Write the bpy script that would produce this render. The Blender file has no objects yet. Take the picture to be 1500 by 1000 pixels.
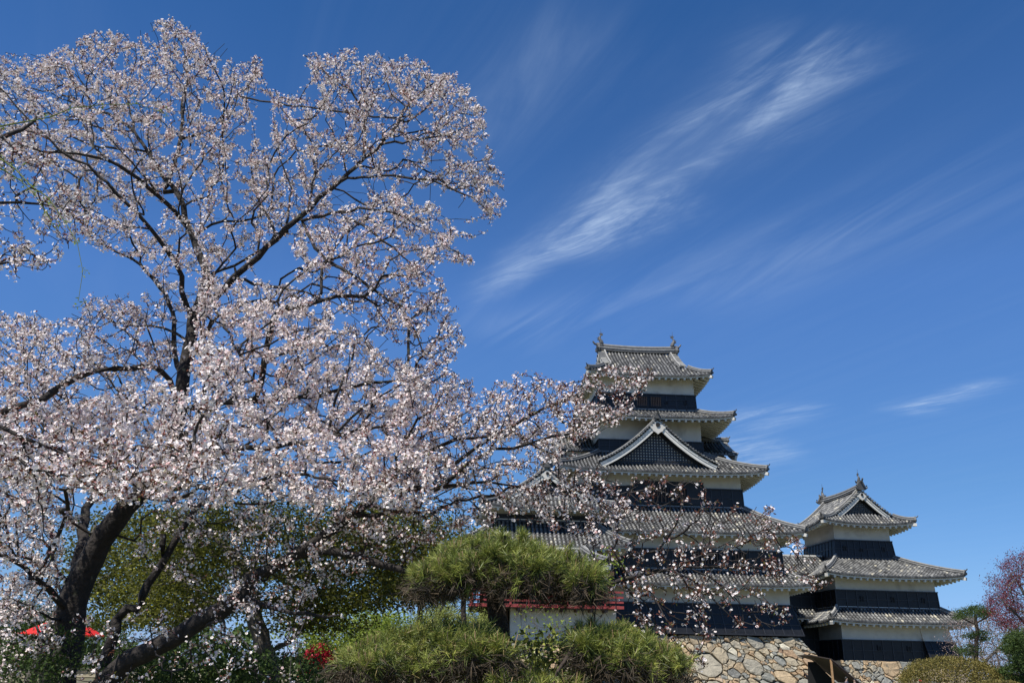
import bpy, math, random
import numpy as np
from mathutils import Vector, Matrix
rng = np.random.default_rng(7)
random.seed(7)
D = bpy.data
SC = bpy.context.scene
COL = SC.collection
rad = math.radians

# ------------------------------------------------------------------ camera
FPX = 1300.0                                    # focal length in photo pixels (1500 wide)
TH = math.atan(475 / 1300.0)                    # pitch up
RO = rad(1.0)                                   # slight roll
CF = np.array([0, math.cos(TH), math.sin(TH)])
_r = np.array([1, 0, 0.0]); _u = np.array([0, -math.sin(TH), math.cos(TH)])
CR = _r * math.cos(RO) + _u * math.sin(RO)
CU = -_r * math.sin(RO) + _u * math.cos(RO)
CC = np.array([0, 0, 1.6])
cam = D.cameras.new('camera'); camo = D.objects.new('camera', cam); COL.objects.link(camo)
cam.sensor_width = 36; cam.lens = 36 * FPX / 1500; cam.clip_start = 0.1; cam.clip_end = 5000
m = Matrix.Identity(4)
for i in range(3):
    m[i][0] = CR[i]; m[i][1] = CU[i]; m[i][2] = -CF[i]; m[i][3] = CC[i]
camo.matrix_world = m
SC.camera = camo
SC.view_settings.view_transform = 'Standard'; SC.view_settings.look = 'None'
SC.view_settings.exposure = 0.30; SC.view_settings.gamma = 1

def P(px, py, Y):
    d = CF + CR * (px - 750) / FPX + CU * (500 - py) / FPX
    return CC + d * (Y / d[1])

# ------------------------------------------------------------------ sun and sky
SUN_EL = 60.0
SUN_AZ = math.atan2(-0.68, -0.73)               # direction towards the sun: to the left (-x) and behind the camera (-y)
sd = Vector((math.sin(SUN_AZ) * math.cos(rad(SUN_EL)), math.cos(SUN_AZ) * math.cos(rad(SUN_EL)), math.sin(rad(SUN_EL))))
sun = D.lights.new('sun', 'SUN'); suno = D.objects.new('sun', sun); COL.objects.link(suno)
sun.energy = 5.0; sun.angle = rad(0.5); sun.color = (1.0, 0.95, 0.87)
suno.rotation_euler = sd.to_track_quat('Z', 'Y').to_euler(); suno.location = (-30, -30, 60)

SKYK = 0.84
W = D.worlds.new('World'); SC.world = W; W.use_nodes = True
nt = W.node_tree; nt.nodes.clear()
def N(t, **k):
    n = nt.nodes.new(t)
    for a, b in k.items(): setattr(n, a, b)
    return n
def L(a, b): nt.links.new(a, b)
def inp(n, i, v):
    if hasattr(v, 'is_linked') or hasattr(v, 'links'): L(v, n.inputs[i])
    else: n.inputs[i].default_value = v
def MATH(op, a, b=0.0, c=None, clamp=False):
    n = N('ShaderNodeMath', operation=op); n.use_clamp = clamp
    inp(n, 0, a); inp(n, 1, b)
    if c is not None: inp(n, 2, c)
    return n.outputs[0]
def SMOOTH(v, a, b):
    n = N('ShaderNodeMapRange', interpolation_type='SMOOTHSTEP'); inp(n, 0, v); n.inputs[1].default_value = a; n.inputs[2].default_value = b
    return n.outputs[0]
out = N('ShaderNodeOutputWorld'); bg = N('ShaderNodeBackground'); L(bg.outputs[0], out.inputs[0])
sky = N('ShaderNodeTexSky'); sky.sky_type = 'NISHITA'; sky.sun_disc = False
sky.sun_elevation = rad(SUN_EL); sky.sun_rotation = SUN_AZ
sky.air_density = 1.0; sky.dust_density = 0.0; sky.ozone_density = 2.0; sky.altitude = 600
tc = N('ShaderNodeTexCoord'); sep = N('ShaderNodeSeparateXYZ'); L(tc.outputs['Generated'], sep.inputs[0])
# clear-air tint over the sky's height (spring sky, deeper blue than the standard model)
tr_ = N('ShaderNodeValToRGB'); L(MATH('MULTIPLY', sep.outputs[2], 1.0, clamp=True), tr_.inputs[0])
el = tr_.color_ramp.elements
ST = [(0, (.40, .57, 1.20)), (.085, (.50, .72, 1.08)), (.18, (.52, .80, 1.12)), (.38, (.62, .98, 1.45)), (.50, (.50, .88, 1.32)), (.64, (.36, .78, 1.22)), (1, (.3, .72, 1.1))]
while len(el) < len(ST): el.new(.5)
for e, (p_, c_) in zip(el, ST): e.position = p_; e.color = (c_[0] / 2, c_[1] / 2, c_[2] / 2, 1)
hs = N('ShaderNodeVectorMath', operation='MULTIPLY'); L(sky.outputs[0], hs.inputs[0]); L(tr_.outputs[0], hs.inputs[1])
hs2 = N('ShaderNodeVectorMath', operation='SCALE'); L(hs.outputs[0], hs2.inputs[0]); hs2.inputs['Scale'].default_value = 2.0 * SKYK; hs = hs2
zz = MATH('MAXIMUM', sep.outputs[2], 0.03)
cx = MATH('DIVIDE', sep.outputs[0], zz); cy = MATH('DIVIDE', sep.outputs[1], zz)   # place on a high cloud layer
comb = N('ShaderNodeCombineXYZ'); L(cx, comb.inputs[0]); L(cy, comb.inputs[1])
def cpt(px, py):
    d = CF + CR * (px - 750) / FPX + CU * (500 - py) / FPX
    return (d[0] / d[2], d[1] / d[2])
def wisps(ang, su, sv, detail, w, dist=0.6):
    """noise drawn out along direction ang on the cloud layer"""
    c_, s_ = math.cos(ang), math.sin(ang)
    u = MATH('ADD', MATH('MULTIPLY', cx, c_), MATH('MULTIPLY', cy, s_)); v = MATH('SUBTRACT', MATH('MULTIPLY', cy, c_), MATH('MULTIPLY', cx, s_))
    cb_ = N('ShaderNodeCombineXYZ'); L(MATH('MULTIPLY_ADD', u, su, w), cb_.inputs[0]); L(MATH('MULTIPLY_ADD', v, sv, w * .7), cb_.inputs[1])
    n = N('ShaderNodeTexNoise'); n.inputs['Scale'].default_value = 1; n.inputs['Detail'].default_value = detail
    n.inputs['Roughness'].default_value = 0.6; n.inputs['Distortion'].default_value = dist
    L(cb_.outputs[0], n.inputs['Vector'])
    return n.outputs[0]
warp = N('ShaderNodeTexNoise'); warp.inputs['Scale'].default_value = 3.0; warp.inputs['Detail'].default_value = 5
L(comb.outputs[0], warp.inputs['Vector'])
wv = MATH('SUBTRACT', warp.outputs[0], 0.5)
def streak(p0, p1, w0, w1, gain, curve, tex, pw=1.0):
    """soft band of cirrus on the cloud layer from p0 to p1 (cloud-layer coordinates)"""
    ax, ay = p0; bx, by = p1
    ln = math.hypot(bx - ax, by - ay); ux, uy = (bx - ax) / ln, (by - ay) / ln
    dx = MATH('SUBTRACT', cx, ax); dy = MATH('SUBTRACT', cy, ay)
    u = MATH('DIVIDE', MATH('ADD', MATH('MULTIPLY', dx, ux), MATH('MULTIPLY', dy, uy)), ln)
    v = MATH('ADD', MATH('MULTIPLY', dx, -uy), MATH('MULTIPLY', dy, ux))
    v = MATH('ADD', v, MATH('MULTIPLY', wv, 0.12 * ln * .6))
    v = MATH('SUBTRACT', v, MATH('MULTIPLY', MATH('MULTIPLY', u, MATH('SUBTRACT', 1.0, u)), curve))
    wid = MATH('ADD', w0, MATH('MULTIPLY', u, w1 - w0)); wid = MATH('MAXIMUM', wid, 0.01)
    q = MATH('DIVIDE', v, wid)
    band = MATH('POWER', 2.718, MATH('MULTIPLY', MATH('MULTIPLY', q, q), -1.0))
    ends = MATH('MULTIPLY', SMOOTH(u, -0.05, 0.25), MATH('SUBTRACT', 1.0, SMOOTH(u, 0.72, 1.05)))
    r = MATH('MULTIPLY', MATH('MULTIPLY', band, ends), tex)
    return MATH('MULTIPLY', r, gain)
dA = cpt(700, 450); dB = cpt(1235, 60)
angm = math.atan2(dB[1] - dA[1], dB[0] - dA[0])
tm = SMOOTH(wisps(angm + .10, 1.5, 4.2, 10, 3.1, 2.2), 0.28, 0.80)
tf = SMOOTH(wisps(angm - .05, .7, 4.5, 8, 7.7, 1.2), 0.35, 0.85)
fib = SMOOTH(wisps(angm + .35, 5.0, 19.0, 7, 1.4, 2.6), .25, .8)
tm = MATH('MULTIPLY', tm, MATH('MULTIPLY_ADD', fib, .9, .55))
tms = MATH('ADD', MATH('MULTIPLY', tm, .85), .18)
cl = streak(cpt(690, 450), cpt(1265, 70), 0.045, 0.11, 0.44, -0.12, tms)
cl = MATH('ADD', cl, streak(cpt(1080, 230), cpt(1235, 30), 0.05, 0.12, 0.40, 0.0, tm))
cl = MATH('ADD', cl, streak(cpt(810, 385), cpt(1015, 270), 0.06, 0.10, 0.36, 0.0, tm))
cl = MATH('ADD', cl, streak(cpt(960, 440), cpt(1560, 230), 0.22, 0.14, 0.20, 0.0, tf))
cl = MATH('ADD', cl, streak(cpt(690, 500), cpt(1040, 405), 0.20, 0.05, 0.22, 0.0, tf))
cl = MATH('ADD', cl, streak(cpt(1310, 608), cpt(1480, 552), 0.12, 0.07, 0.45, 0.0, tm))
cl = MATH('ADD', cl, streak(cpt(1060, 625), cpt(1220, 590), 0.2, 0.07, 0.5, 0.0, tm))
cl = MATH('ADD', cl, streak(cpt(1010, 670), cpt(1180, 650), 0.5, 0.2, 0.5, 0.0, tm))
cl = MATH('ADD', cl, streak(cpt(640, 240), cpt(880, -20), 0.10, 0.12, 0.18, 0.0, tf))
cl = MATH('ADD', cl, MATH('MULTIPLY', tf, 0.025))
cl = MATH('MINIMUM', cl, 0.75)
cmx = N('ShaderNodeMix', data_type='RGBA'); L(cl, cmx.inputs[0]); L(hs.outputs[0], cmx.inputs[6]); cmx.inputs[7].default_value = (4.6, 5.8, 7.6, 1)
L(cmx.outputs[2], bg.inputs[0]); bg.inputs[1].default_value = 0.10

# ------------------------------------------------------------------ materials
def material(name, base, rough=0.7, ramp=None, attr=True, noise=None, bump=None, trans=None, spec=None, patch=None, metallic=0):
    """ramp: colours over the face attribute 'tone'; noise=(scale, amount): mottling; patch=(colour, scale, lo, hi)"""
    mt = D.materials.new(name); mt.use_nodes = True
    t = mt.node_tree; ns = t.nodes; bs = ns['Principled BSDF']
    bs.inputs['Roughness'].default_value = rough; bs.inputs['Metallic'].default_value = metallic
    if spec is not None: bs.inputs['Specular IOR Level'].default_value = spec
    col = None
    if ramp:
        at = ns.new('ShaderNodeAttribute'); at.attribute_name = 'tone'
        cr = ns.new('ShaderNodeValToRGB'); t.links.new(at.outputs['Fac'], cr.inputs[0])
        el = cr.color_ramp.elements
        while len(el) < len(ramp): el.new(0.5)
        for e, (p_, c_) in zip(el, ramp): e.position = p_; e.color = (*c_, 1)
        col = cr.outputs[0]
    else:
        rg = ns.new('ShaderNodeRGB'); rg.outputs[0].default_value = (*base, 1); col = rg.outputs[0]
    tcn = ns.new('ShaderNodeTexCoord')
    if noise:
        nz = ns.new('ShaderNodeTexNoise'); nz.inputs['Scale'].default_value = noise[0]; nz.inputs['Detail'].default_value = 6; nz.inputs['Roughness'].default_value = .65
        t.links.new(tcn.outputs['Object'], nz.inputs['Vector'])
        mr = ns.new('ShaderNodeMapRange'); t.links.new(nz.outputs[0], mr.inputs[0]); mr.inputs[1].default_value = .25; mr.inputs[2].default_value = .75
        mr.inputs[3].default_value = 1 - noise[1]; mr.inputs[4].default_value = 1 + noise[1]
        mm = ns.new('ShaderNodeMix'); mm.data_type = 'RGBA'; mm.blend_type = 'MULTIPLY'; mm.inputs[0].default_value = 1
        t.links.new(col, mm.inputs[6]); t.links.new(mr.outputs[0], mm.inputs[7]); col = mm.outputs[2]
    if patch:
        nz = ns.new('ShaderNodeTexNoise'); nz.inputs['Scale'].default_value = patch[1]; nz.inputs['Detail'].default_value = 5
        t.links.new(tcn.outputs['Object'], nz.inputs['Vector'])
        mr = ns.new('ShaderNodeMapRange'); mr.interpolation_type = 'SMOOTHSTEP'; t.links.new(nz.outputs[0], mr.inputs[0]); mr.inputs[1].default_value = patch[2]; mr.inputs[2].default_value = patch[3]
        mm = ns.new('ShaderNodeMix'); mm.data_type = 'RGBA'; t.links.new(mr.outputs[0], mm.inputs[0])
        t.links.new(col, mm.inputs[6]); mm.inputs[7].default_value = (*patch[0], 1); col = mm.outputs[2]
    t.links.new(col, bs.inputs['Base Color'])
    if bump:
        nz = ns.new('ShaderNodeTexNoise'); nz.inputs['Scale'].default_value = bump[0]; nz.inputs['Detail'].default_value = 8
        t.links.new(tcn.outputs['Object'], nz.inputs['Vector'])
        bp = ns.new('ShaderNodeBump'); bp.inputs['Strength'].default_value = bump[1]; bp.inputs['Distance'].default_value = bump[2] if len(bump) > 2 else .02
        t.links.new(nz.outputs[0], bp.inputs['Height']); t.links.new(bp.outputs[0], bs.inputs['Normal'])
    if trans:
        tr = ns.new('ShaderNodeBsdfTranslucent'); t.links.new(col, tr.inputs[0])
        mx = ns.new('ShaderNodeMixShader'); mx.inputs[0].default_value = trans
        t.links.new(bs.outputs[0], mx.inputs[1]); t.links.new(tr.outputs[0], mx.inputs[2]); t.links.new(mx.outputs[0], ns['Material Output'].inputs[0])
    return mt
M = {}
M['tile'] = material('tile', None, .62, ramp=[(0, (.018, .018, .019)), (.15, (.038, .039, .040)), (.40, (.125, .127, .126)), (.7, (.24, .241, .232)), (1, (.50, .465, .36))], noise=(1.1, .35), bump=(9, .35, .03))
M['ridge'] = material('ridge', None, .65, ramp=[(0, (.05, .05, .05)), (.5, (.12, .12, .115)), (1, (.42, .41, .38))], noise=(3, .4), bump=(14, .5, .03))
M['plaster'] = material('plaster', (.60, .57, .505), .85, noise=(.9, .13), patch=((.40, .37, .32), .8, .52, .78), bump=(6, .12, .02))
M['trim'] = material('trim', (.62, .60, .54), .8, noise=(2.2, .16))
M['soffit'] = material('soffit', (.15, .135, .115), .85, noise=(1.5, .2))
M['black'] = material('black', (.013, .0135, .015), .45, noise=(2.0, .5), spec=.35)
M['batten'] = material('batten', (.028, .029, .034), .45, noise=(3, .4), spec=.4)
M['dark'] = material('dark', (.006, .006, .007), .8)
M['oldwood'] = material('oldwood', (.105, .058, .036), .7, noise=(6, .4))
M['post'] = material('post', (.42, .25, .12), .7, noise=(6, .25))
M['canopy'] = material('canopy', (.045, .034, .032), .8, noise=(4, .3))
M['stone'] = material('stone', None, .85, ramp=[(0, (.16, .16, .145)), (.2, (.25, .25, .22)), (.45, (.37, .315, .22)), (.65, (.42, .305, .18)), (.85, (.30, .19, .12)), (1, (.60, .55, .42))], noise=(2.6, .33), patch=((.13, .14, .125), 1.6, .60, .75), bump=(7, .9, .05))
M['rubble'] = material('rubble', (.055, .053, .047), .95, noise=(7, .6), bump=(14, 1, .06))
M['red'] = material('red', (.30, .045, .04), .6, noise=(5, .4), patch=((.12, .05, .045), 3, .55, .75))
M['bark'] = material('bark', (.024, .019, .016), .9, noise=(14, .6), patch=((.13, .135, .08), 7.0, .64, .74), bump=(22, 1.0, .03))
M['bark_b'] = material('bark_b', (.10, .085, .068), .9, noise=(10, .45), patch=((.15, .16, .09), 4, .58, .72), bump=(18, 1.0, .03))
M['pinebark'] = material('pinebark', (.05, .036, .026), .95, noise=(16, .55), bump=(25, 1.0, .03))
M['twig'] = material('twig', (.022, .017, .015), .85)
M['petal'] = material('petal', None, .6, ramp=[(0, (.96, .91, .86)), (.45, (.93, .83, .80)), (.75, (.84, .64, .61)), (.90, (.50, .22, .22)), (1, (.24, .06, .05))], trans=.16, spec=.15)
M['cherryleaf'] = material('cherryleaf', None, .5, ramp=[(0, (.14, .050, .030)), (.45, (.21, .075, .045)), (.7, (.17, .12, .035)), (1, (.17, .22, .045))], trans=.35, spec=.3)
M['greenleaf'] = material('greenleaf', None, .5, ramp=[(0, (.17, .25, .03)), (1, (.30, .36, .06))], trans=.4, spec=.3)
M['mapleleaf'] = material('mapleleaf', None, .55, ramp=[(0, (.045, .055, .010)), (.5, (.085, .09, .013)), (1, (.32, .32, .04))], trans=.35, spec=.25)  # shade put into the low ramp colours, sunlit highlights into the top
M['redleaf'] = material('redleaf', None, .55, ramp=[(0, (.10, .025, .035)), (1, (.25, .06, .075))], trans=.3, spec=.25)
M['needle'] = material('needle', None, .45, ramp=[(0, (.04, .055, .014)), (.45, (.20, .245, .045)), (.8, (.40, .42, .09)), (1, (.34, .23, .12))], trans=.15, spec=.4)
M['hedge'] = material('hedge', None, .55, ramp=[(0, (.11, .09, .025)), (.5, (.19, .17, .045)), (1, (.30, .22, .07))], trans=.2, spec=.25)
M['farleaf'] = material('farleaf', None, .6, ramp=[(0, (.03, .055, .015)), (1, (.085, .13, .03))], trans=.2, spec=.2)
M['willow'] = material('willow', None, .6, ramp=[(0, (.22, .26, .06)), (1, (.34, .36, .10))], trans=.3, spec=.2)
M['fardusk'] = material('fardusk', None, .7, ramp=[(0, (.09, .06, .045)), (.5, (.20, .14, .125)), (1, (.46, .38, .37))], trans=.2)
M['fabric'] = material('fabric', (.75, .02, .015), .8, trans=.25)
M['azalea'] = material('azalea', None, .6, ramp=[(0, (.35, .01, .03)), (1, (.60, .04, .08))], trans=.2)
M['ground'] = material('ground', (.115, .105, .06), .95, noise=(.35, .35), patch=((.10, .12, .035), .15, .45, .6), bump=(9, .6, .05))
M['sand'] = material('sand', (.22, .19, .12), .95, noise=(.8, .15), bump=(20, .4, .02))
M['skin'] = material('skin', (.50, .32, .23), .6)
M['hair'] = material('hair', (.012, .010, .009), .5)
M['cloth'] = material('cloth', (.04, .05, .08), .8, noise=(8, .2))
M['cloth_w'] = material('cloth_w', (.6, .58, .55), .8, noise=(8, .1))
M['cap'] = material('cap', (.55, .02, .02), .7)

# ------------------------------------------------------------------ mesh helpers
def link_mesh(name, verts, faces, mat, parent=None, tone=None, smooth=False):
    me = D.meshes.new(name)
    if isinstance(faces, np.ndarray):
        nf, k = faces.shape
        me.vertices.add(len(verts)); me.vertices.foreach_set('co', np.ascontiguousarray(verts, dtype=np.float32).ravel())
        me.loops.add(nf * k); me.loops.foreach_set('vertex_index', faces.astype(np.int32).ravel())
        me.polygons.add(nf); me.polygons.foreach_set('loop_start', np.arange(0, nf * k, k, dtype=np.int32))
        me.polygons.foreach_set('loop_total', np.full(nf, k, dtype=np.int32))
        me.update(calc_edges=True)
    else:
        me.from_pydata([tuple(v) for v in verts], [], faces); me.update()
    if tone is not None:
        at = me.attributes.new('tone', 'FLOAT', 'FACE'); at.data.foreach_set('value', np.asarray(tone, dtype=np.float32))
    if smooth: me.polygons.foreach_set('use_smooth', np.ones(len(me.polygons), dtype=bool))
    me.materials.append(M[mat])
    o = D.objects.new(name, me); COL.objects.link(o)
    if parent is not None: o.parent = parent
    return o
def tag(o, label=None, cat=None, group=None, kind=None):
    if label: o['label'] = label
    if cat: o['category'] = cat
    if group: o['group'] = group
    if kind: o['kind'] = kind
    return o
def thing(name, label, cat, loc=(0, 0, 0), rz=0.0, group=None):
    o = D.objects.new(name, None); COL.objects.link(o); o.location = loc; o.rotation_euler = (0, 0, rz)
    o.empty_display_size = .5
    return tag(o, label, cat, group)
class MB:
    def __init__(s): s.v = []; s.f = []; s.t = []
    def quad(s, a, b, c, d, t=.5):
        n = len(s.v); s.v += [a, b, c, d]; s.f.append((n, n + 1, n + 2, n + 3)); s.t.append(t)
    def poly(s, pts, t=.5):
        n = len(s.v); s.v += list(pts); s.f.append(tuple(range(n, n + len(pts)))); s.t.append(t)
    def hexa(s, c, t=.5):
        """8 corners: bottom ring 0-3 then top ring 4-7"""
        n = len(s.v); s.v += [tuple(p) for p in c]
        for q in ((3, 2, 1, 0), (4, 5, 6, 7), (0, 1, 5, 4), (1, 2, 6, 5), (2, 3, 7, 6), (3, 0, 4, 7)):
            s.f.append(tuple(n + i for i in q)); s.t.append(t)
    def box(s, x0, x1, y0, y1, z0, z1, t=.5):
        s.hexa([(x0, y0, z0), (x1, y0, z0), (x1, y1, z0), (x0, y1, z0), (x0, y0, z1), (x1, y0, z1), (x1, y1, z1), (x0, y1, z1)], t)
    def frustum(s, r0, r1, z0, z1, t=.5, caps=True):
        """r = (x0,x1,y0,y1) at z0 and z1"""
        s.hexa([(r0[0], r0[2], z0), (r0[1], r0[2], z0), (r0[1], r0[3], z0), (r0[0], r0[3], z0), (r1[0], r1[2], z1), (r1[1], r1[2], z1), (r1[1], r1[3], z1), (r1[0], r1[3], z1)], t)
    def beam(s, a, b, w, h, t=.5, up=(0, 0, 1)):
        a = Vector(a); b = Vector(b); d = (b - a).normalized(); sx = d.cross(Vector(up))
        if sx.length < 1e-4: sx = Vector((1, 0, 0))
        sx.normalize(); uz = sx.cross(d).normalized(); sx *= w / 2; uz *= h / 2
        s.hexa([a - sx - uz, a + sx - uz, b + sx - uz, b - sx - uz, a - sx + uz, a + sx + uz, b + sx + uz, b - sx + uz], t)
    def sweep(s, pts, prof, t=.5, scale=None, caps=True, up=(0, 0, 1)):
        """sweep closed profile [(side, up)] along pts"""
        pts = [Vector(p) for p in pts]; n = len(pts); k = len(prof); base = len(s.v)
        for i, p in enumerate(pts):
            d = (pts[min(i + 1, n - 1)] - pts[max(i - 1, 0)]).normalized(); sx = d.cross(Vector(up))
            if sx.length < 1e-4: sx = Vector((1, 0, 0))
            sx.normalize(); uz = sx.cross(d).normalized(); sc = scale[i] if scale else 1
            for (a, b) in prof: s.v.append(tuple(p + sx * a * sc + uz * b * sc))
        for i in range(n - 1):
            for j in range(k):
                s.f.append((base + i * k + j, base + i * k + (j + 1) % k, base + (i + 1) * k + (j + 1) % k, base + (i + 1) * k + j))
                s.t.append(t[j] if isinstance(t, (list, tuple)) else t)
        if caps:
            tt = t[0] if isinstance(t, (list, tuple)) else t
            s.f.append(tuple(base + j for j in range(k))[::-1]); s.t.append(tt)
            s.f.append(tuple(base + (n - 1) * k + j for j in range(k))); s.t.append(tt)
    def build(s, name, mat, parent=None, smooth=False):
        if not s.f: return None
        return link_mesh(name, s.v, s.f, mat, parent, s.t, smooth)
def circle_prof(r, k=8, sy=1.0): return [(r * math.cos(2 * math.pi * i / k), sy * r * math.sin(2 * math.pi * i / k)) for i in range(k)]

# ------------------------------------------------------------------ roofs
PITCH = .32
def slope(tb, ub, rb, O, ex, ey, T, zf, lim, hipL, hipR, lift=0.0, tl0=0.0, wl=1.6, wall_t=None, eave=True, rafters=True, off=0.0):
    """one tiled roof slope. tb tiles, ub soffit, rb trim/rafters. O origin (x,y), ex along, ey outward; zf(t) height; lim(t)->(sl,sr)"""
    O = Vector((O[0], O[1])); ex = Vector(ex); ey = Vector(ey)
    ts = np.linspace(0, T, 90); LL = np.array([lim(t) for t in ts])
    def tstart(s_):
        ok = (LL[:, 0] <= s_ + 1e-6) & (LL[:, 1] >= s_ - 1e-6)
        if not ok.any(): return T
        i = int(np.argmax(ok))
        if i == 0: return 0.0
        a, b = (LL[i - 1, 1], LL[i, 1]) if s_ > LL[i - 1, 1] else (LL[i - 1, 0], LL[i, 0])
        fr = (s_ - a) / (b - a) if abs(b - a) > 1e-9 else 1
        return ts[i - 1] + (ts[i] - ts[i - 1]) * min(max(fr, 0), 1)
    def z(s_, t):
        l, r = lim(t); zz_ = zf(t)
        if lift and t > tl0:
            u = ((t - tl0) / (T - tl0)) ** 2
            if hipR: zz_ += lift * u * math.exp(-max(r - s_, 0) / wl)
            if hipL: zz_ += lift * u * math.exp(-max(s_ - l, 0) / wl)
        return zz_
    def pt(s_, t, dz=0):
        p = O + ex * s_ + ey * t
        return (p.x, p.y, z(s_, t) + dz)
    sl, sr = lim(T)
    n = max(1, int(round((sr - sl) / PITCH))); pw = (sr - sl) / n
    prof = [(-.5, 0), (-.27, 0), (-.22, .085), (0, .13), (.22, .085), (.27, 0), (.5, 0)]
    np_ = max(2, int(round(T / .34))); tk = [T * i / np_ for i in range(np_ + 1)]
    for i in range(n):
        sc_ = sl + (i + .5) * pw
        ss = [sc_ + a * pw for a, b in prof]; t0 = [tstart(q) for q in ss]; tmin = min(t0)
        ct = random.gauss(.48, .07)
        for k in range(np_):
            ta, tb_ = tk[k], tk[k + 1]
            if tb_ <= tmin + 1e-4: continue
            tone = min(max(random.gauss(ct, .12), 0.02), .98)
            if random.random() < .055: tone = random.uniform(.75, 1)
            tr = min(max(random.gauss(.08, .05), 0.0), .9)  # troughs between the ribs toned near black, their shade painted in
            top = []; bot = []
            for q, (a, h), tt in zip(ss, prof, t0):
                A = max(ta, tt); B = max(tb_, tt); hh = h if tt < tb_ else 0
                top.append(pt(q, A, h * (.9 if A < B else 0))); bot.append(pt(q, B, (h + .035) if A < B else 0))
            b = len(tb.v); tb.v += top + bot
            for j in range(6):
                tb.f.append((b + j, b + 7 + j, b + 8 + j, b + 1 + j)); tb.t.append(tr if j in (0, 5) else tone)
        if eave:
            # end cap under each row (round end tile and lip)
            a0 = pt(ss[1], T, -.03); a1 = pt(ss[5], T, -.03)
            tb.poly([a0, a1] + [pt(ss[j], T, prof[j][1] + .035) for j in (5, 4, 3, 2, 1)], random.uniform(.25, .6))
            tb.quad(pt(ss[0], T, -.09), pt(ss[6], T, -.09), pt(ss[6], T, .035), pt(ss[0], T, .035), random.uniform(.1, .35))
    # soffit
    if ub is not None:
        nn = 24; mmn = 6
        for i in range(nn):
            for k in range(mmn):
                ta, tb_ = T * k / mmn, T * (k + 1) / mmn
                la, ra = lim(ta); lb, rb_ = lim(tb_)
                f0, f1 = i / nn, (i + 1) / nn
                ub.quad(pt(la + (ra - la) * f0, ta, -.16), pt(la + (ra - la) * f1, ta, -.16), pt(lb + (rb_ - lb) * f1, tb_, -.10), pt(lb + (rb_ - lb) * f0, tb_, -.10))
    if rb is not None and eave:
        # white eave board
        k = max(8, int((sr - sl) / .5)); Tb = T - .10
        lb, rb_ = lim(Tb)
        for i in range(k):
            s0 = lb + (rb_ - lb) * i / k; s1 = lb + (rb_ - lb) * (i + 1) / k
            a = [pt(s0, Tb, -.13), pt(s1, Tb, -.13), pt(s1, Tb, -.26), pt(s0, Tb, -.26)]
            c = [pt(s0, Tb - .14, -.06), pt(s1, Tb - .14, -.06), pt(s1, Tb - .14, -.26), pt(s0, Tb - .14, -.26)]
            rb.quad(a[0], a[3], a[2], a[1]); rb.quad(a[3], c[3], c[2], a[2]); rb.quad(c[0], c[1], c[2], c[3])
        if rafters and wall_t is not None:
            nr = max(2, int(round((sr - sl - .5) / .60)))
            for i in range(nr + 1):
                s_ = sl + .25 + (sr - sl - .5) * i / nr
                tw = max(wall_t, tstart(s_) + .05)
                if tw > T - .3: tw = T - .3
                e = pt(s_, T - .12, -.36); w_ = pt(s_, tw, 0)
                zi = e[2] + (T - .12 - tw) * .30
                zi = min(zi, w_[2] - .28)
                rb.beam((w_[0], w_[1], zi), e, .17, .18)
    return pt
RP = [(-.17, 0), (-.17, .13), (-.20, .13), (-.20, .17), (-.13, .2), (-.13, .30), (-.07, .38), (.07, .38), (.13, .30), (.13, .2), (.20, .17), (.20, .13), (.17, .13), (.17, 0)]
RT = [.3, .9, .9, .5, .35, .6, .85, .6, .35, .5, .9, .9, .3, .2]
def ridge_line(mb, pts, sc=1.0, orn=True, orn_scale=1.0):
    if isinstance(mb, list): mb.append(MB()); mb = mb[-1]
    mb.sweep(pts, [(a * sc, b * sc) for a, b in RP], RT)
    if orn: onigawara(mb, pts[-1], Vector(pts[-1]) - Vector(pts[-2]), orn_scale * .70)
def onigawara(mb, p, d, sc=1.0):
    """end tile: shield-like plate with side curls and a small upward horn"""
    p = Vector(p); d = Vector((d[0], d[1], 0)).normalized(); sx = Vector((-d.y, d.x, 0)); up = Vector((0, 0, 1))
    out_ = [(-.30, -.08), (-.34, .12), (-.24, .30), (-.17, .48), (0, .60), (.17, .48), (.24, .30), (.34, .12), (.30, -.08)]
    fr = [p + d * .10 * sc + sx * a * sc + up * b * sc for a, b in out_]; bk = [q - d * .2 * sc for q in fr]
    n = len(mb.v); mb.v += [tuple(q) for q in fr + bk]; k = len(out_)
    mb.f.append(tuple(range(n, n + k))); mb.t.append(.15); mb.f.append(tuple(range(n + k, n + 2 * k))[::-1]); mb.t.append(.15)
    for j in range(k):
        mb.f.append((n + j, n + (j + 1) % k, n + k + (j + 1) % k, n + k + j)); mb.t.append(.45)
    mb.sweep([p + d * .05 * sc + up * .42 * sc, p + d * .25 * sc + up * .5 * sc, p + d * .38 * sc + up * .68 * sc], circle_prof(.075 * sc, 6), .3, [1, 1, .8])
    for s_ in (-1, 1):
        mb.sweep([p + sx * s_ * .3 * sc + d * .1 * sc, p + sx * s_ * .42 * sc + up * .1 * sc + d * .1 * sc, p + sx * s_ * .36 * sc + up * .24 * sc + d * .1 * sc], circle_prof(.06 * sc, 5), .3)
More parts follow.
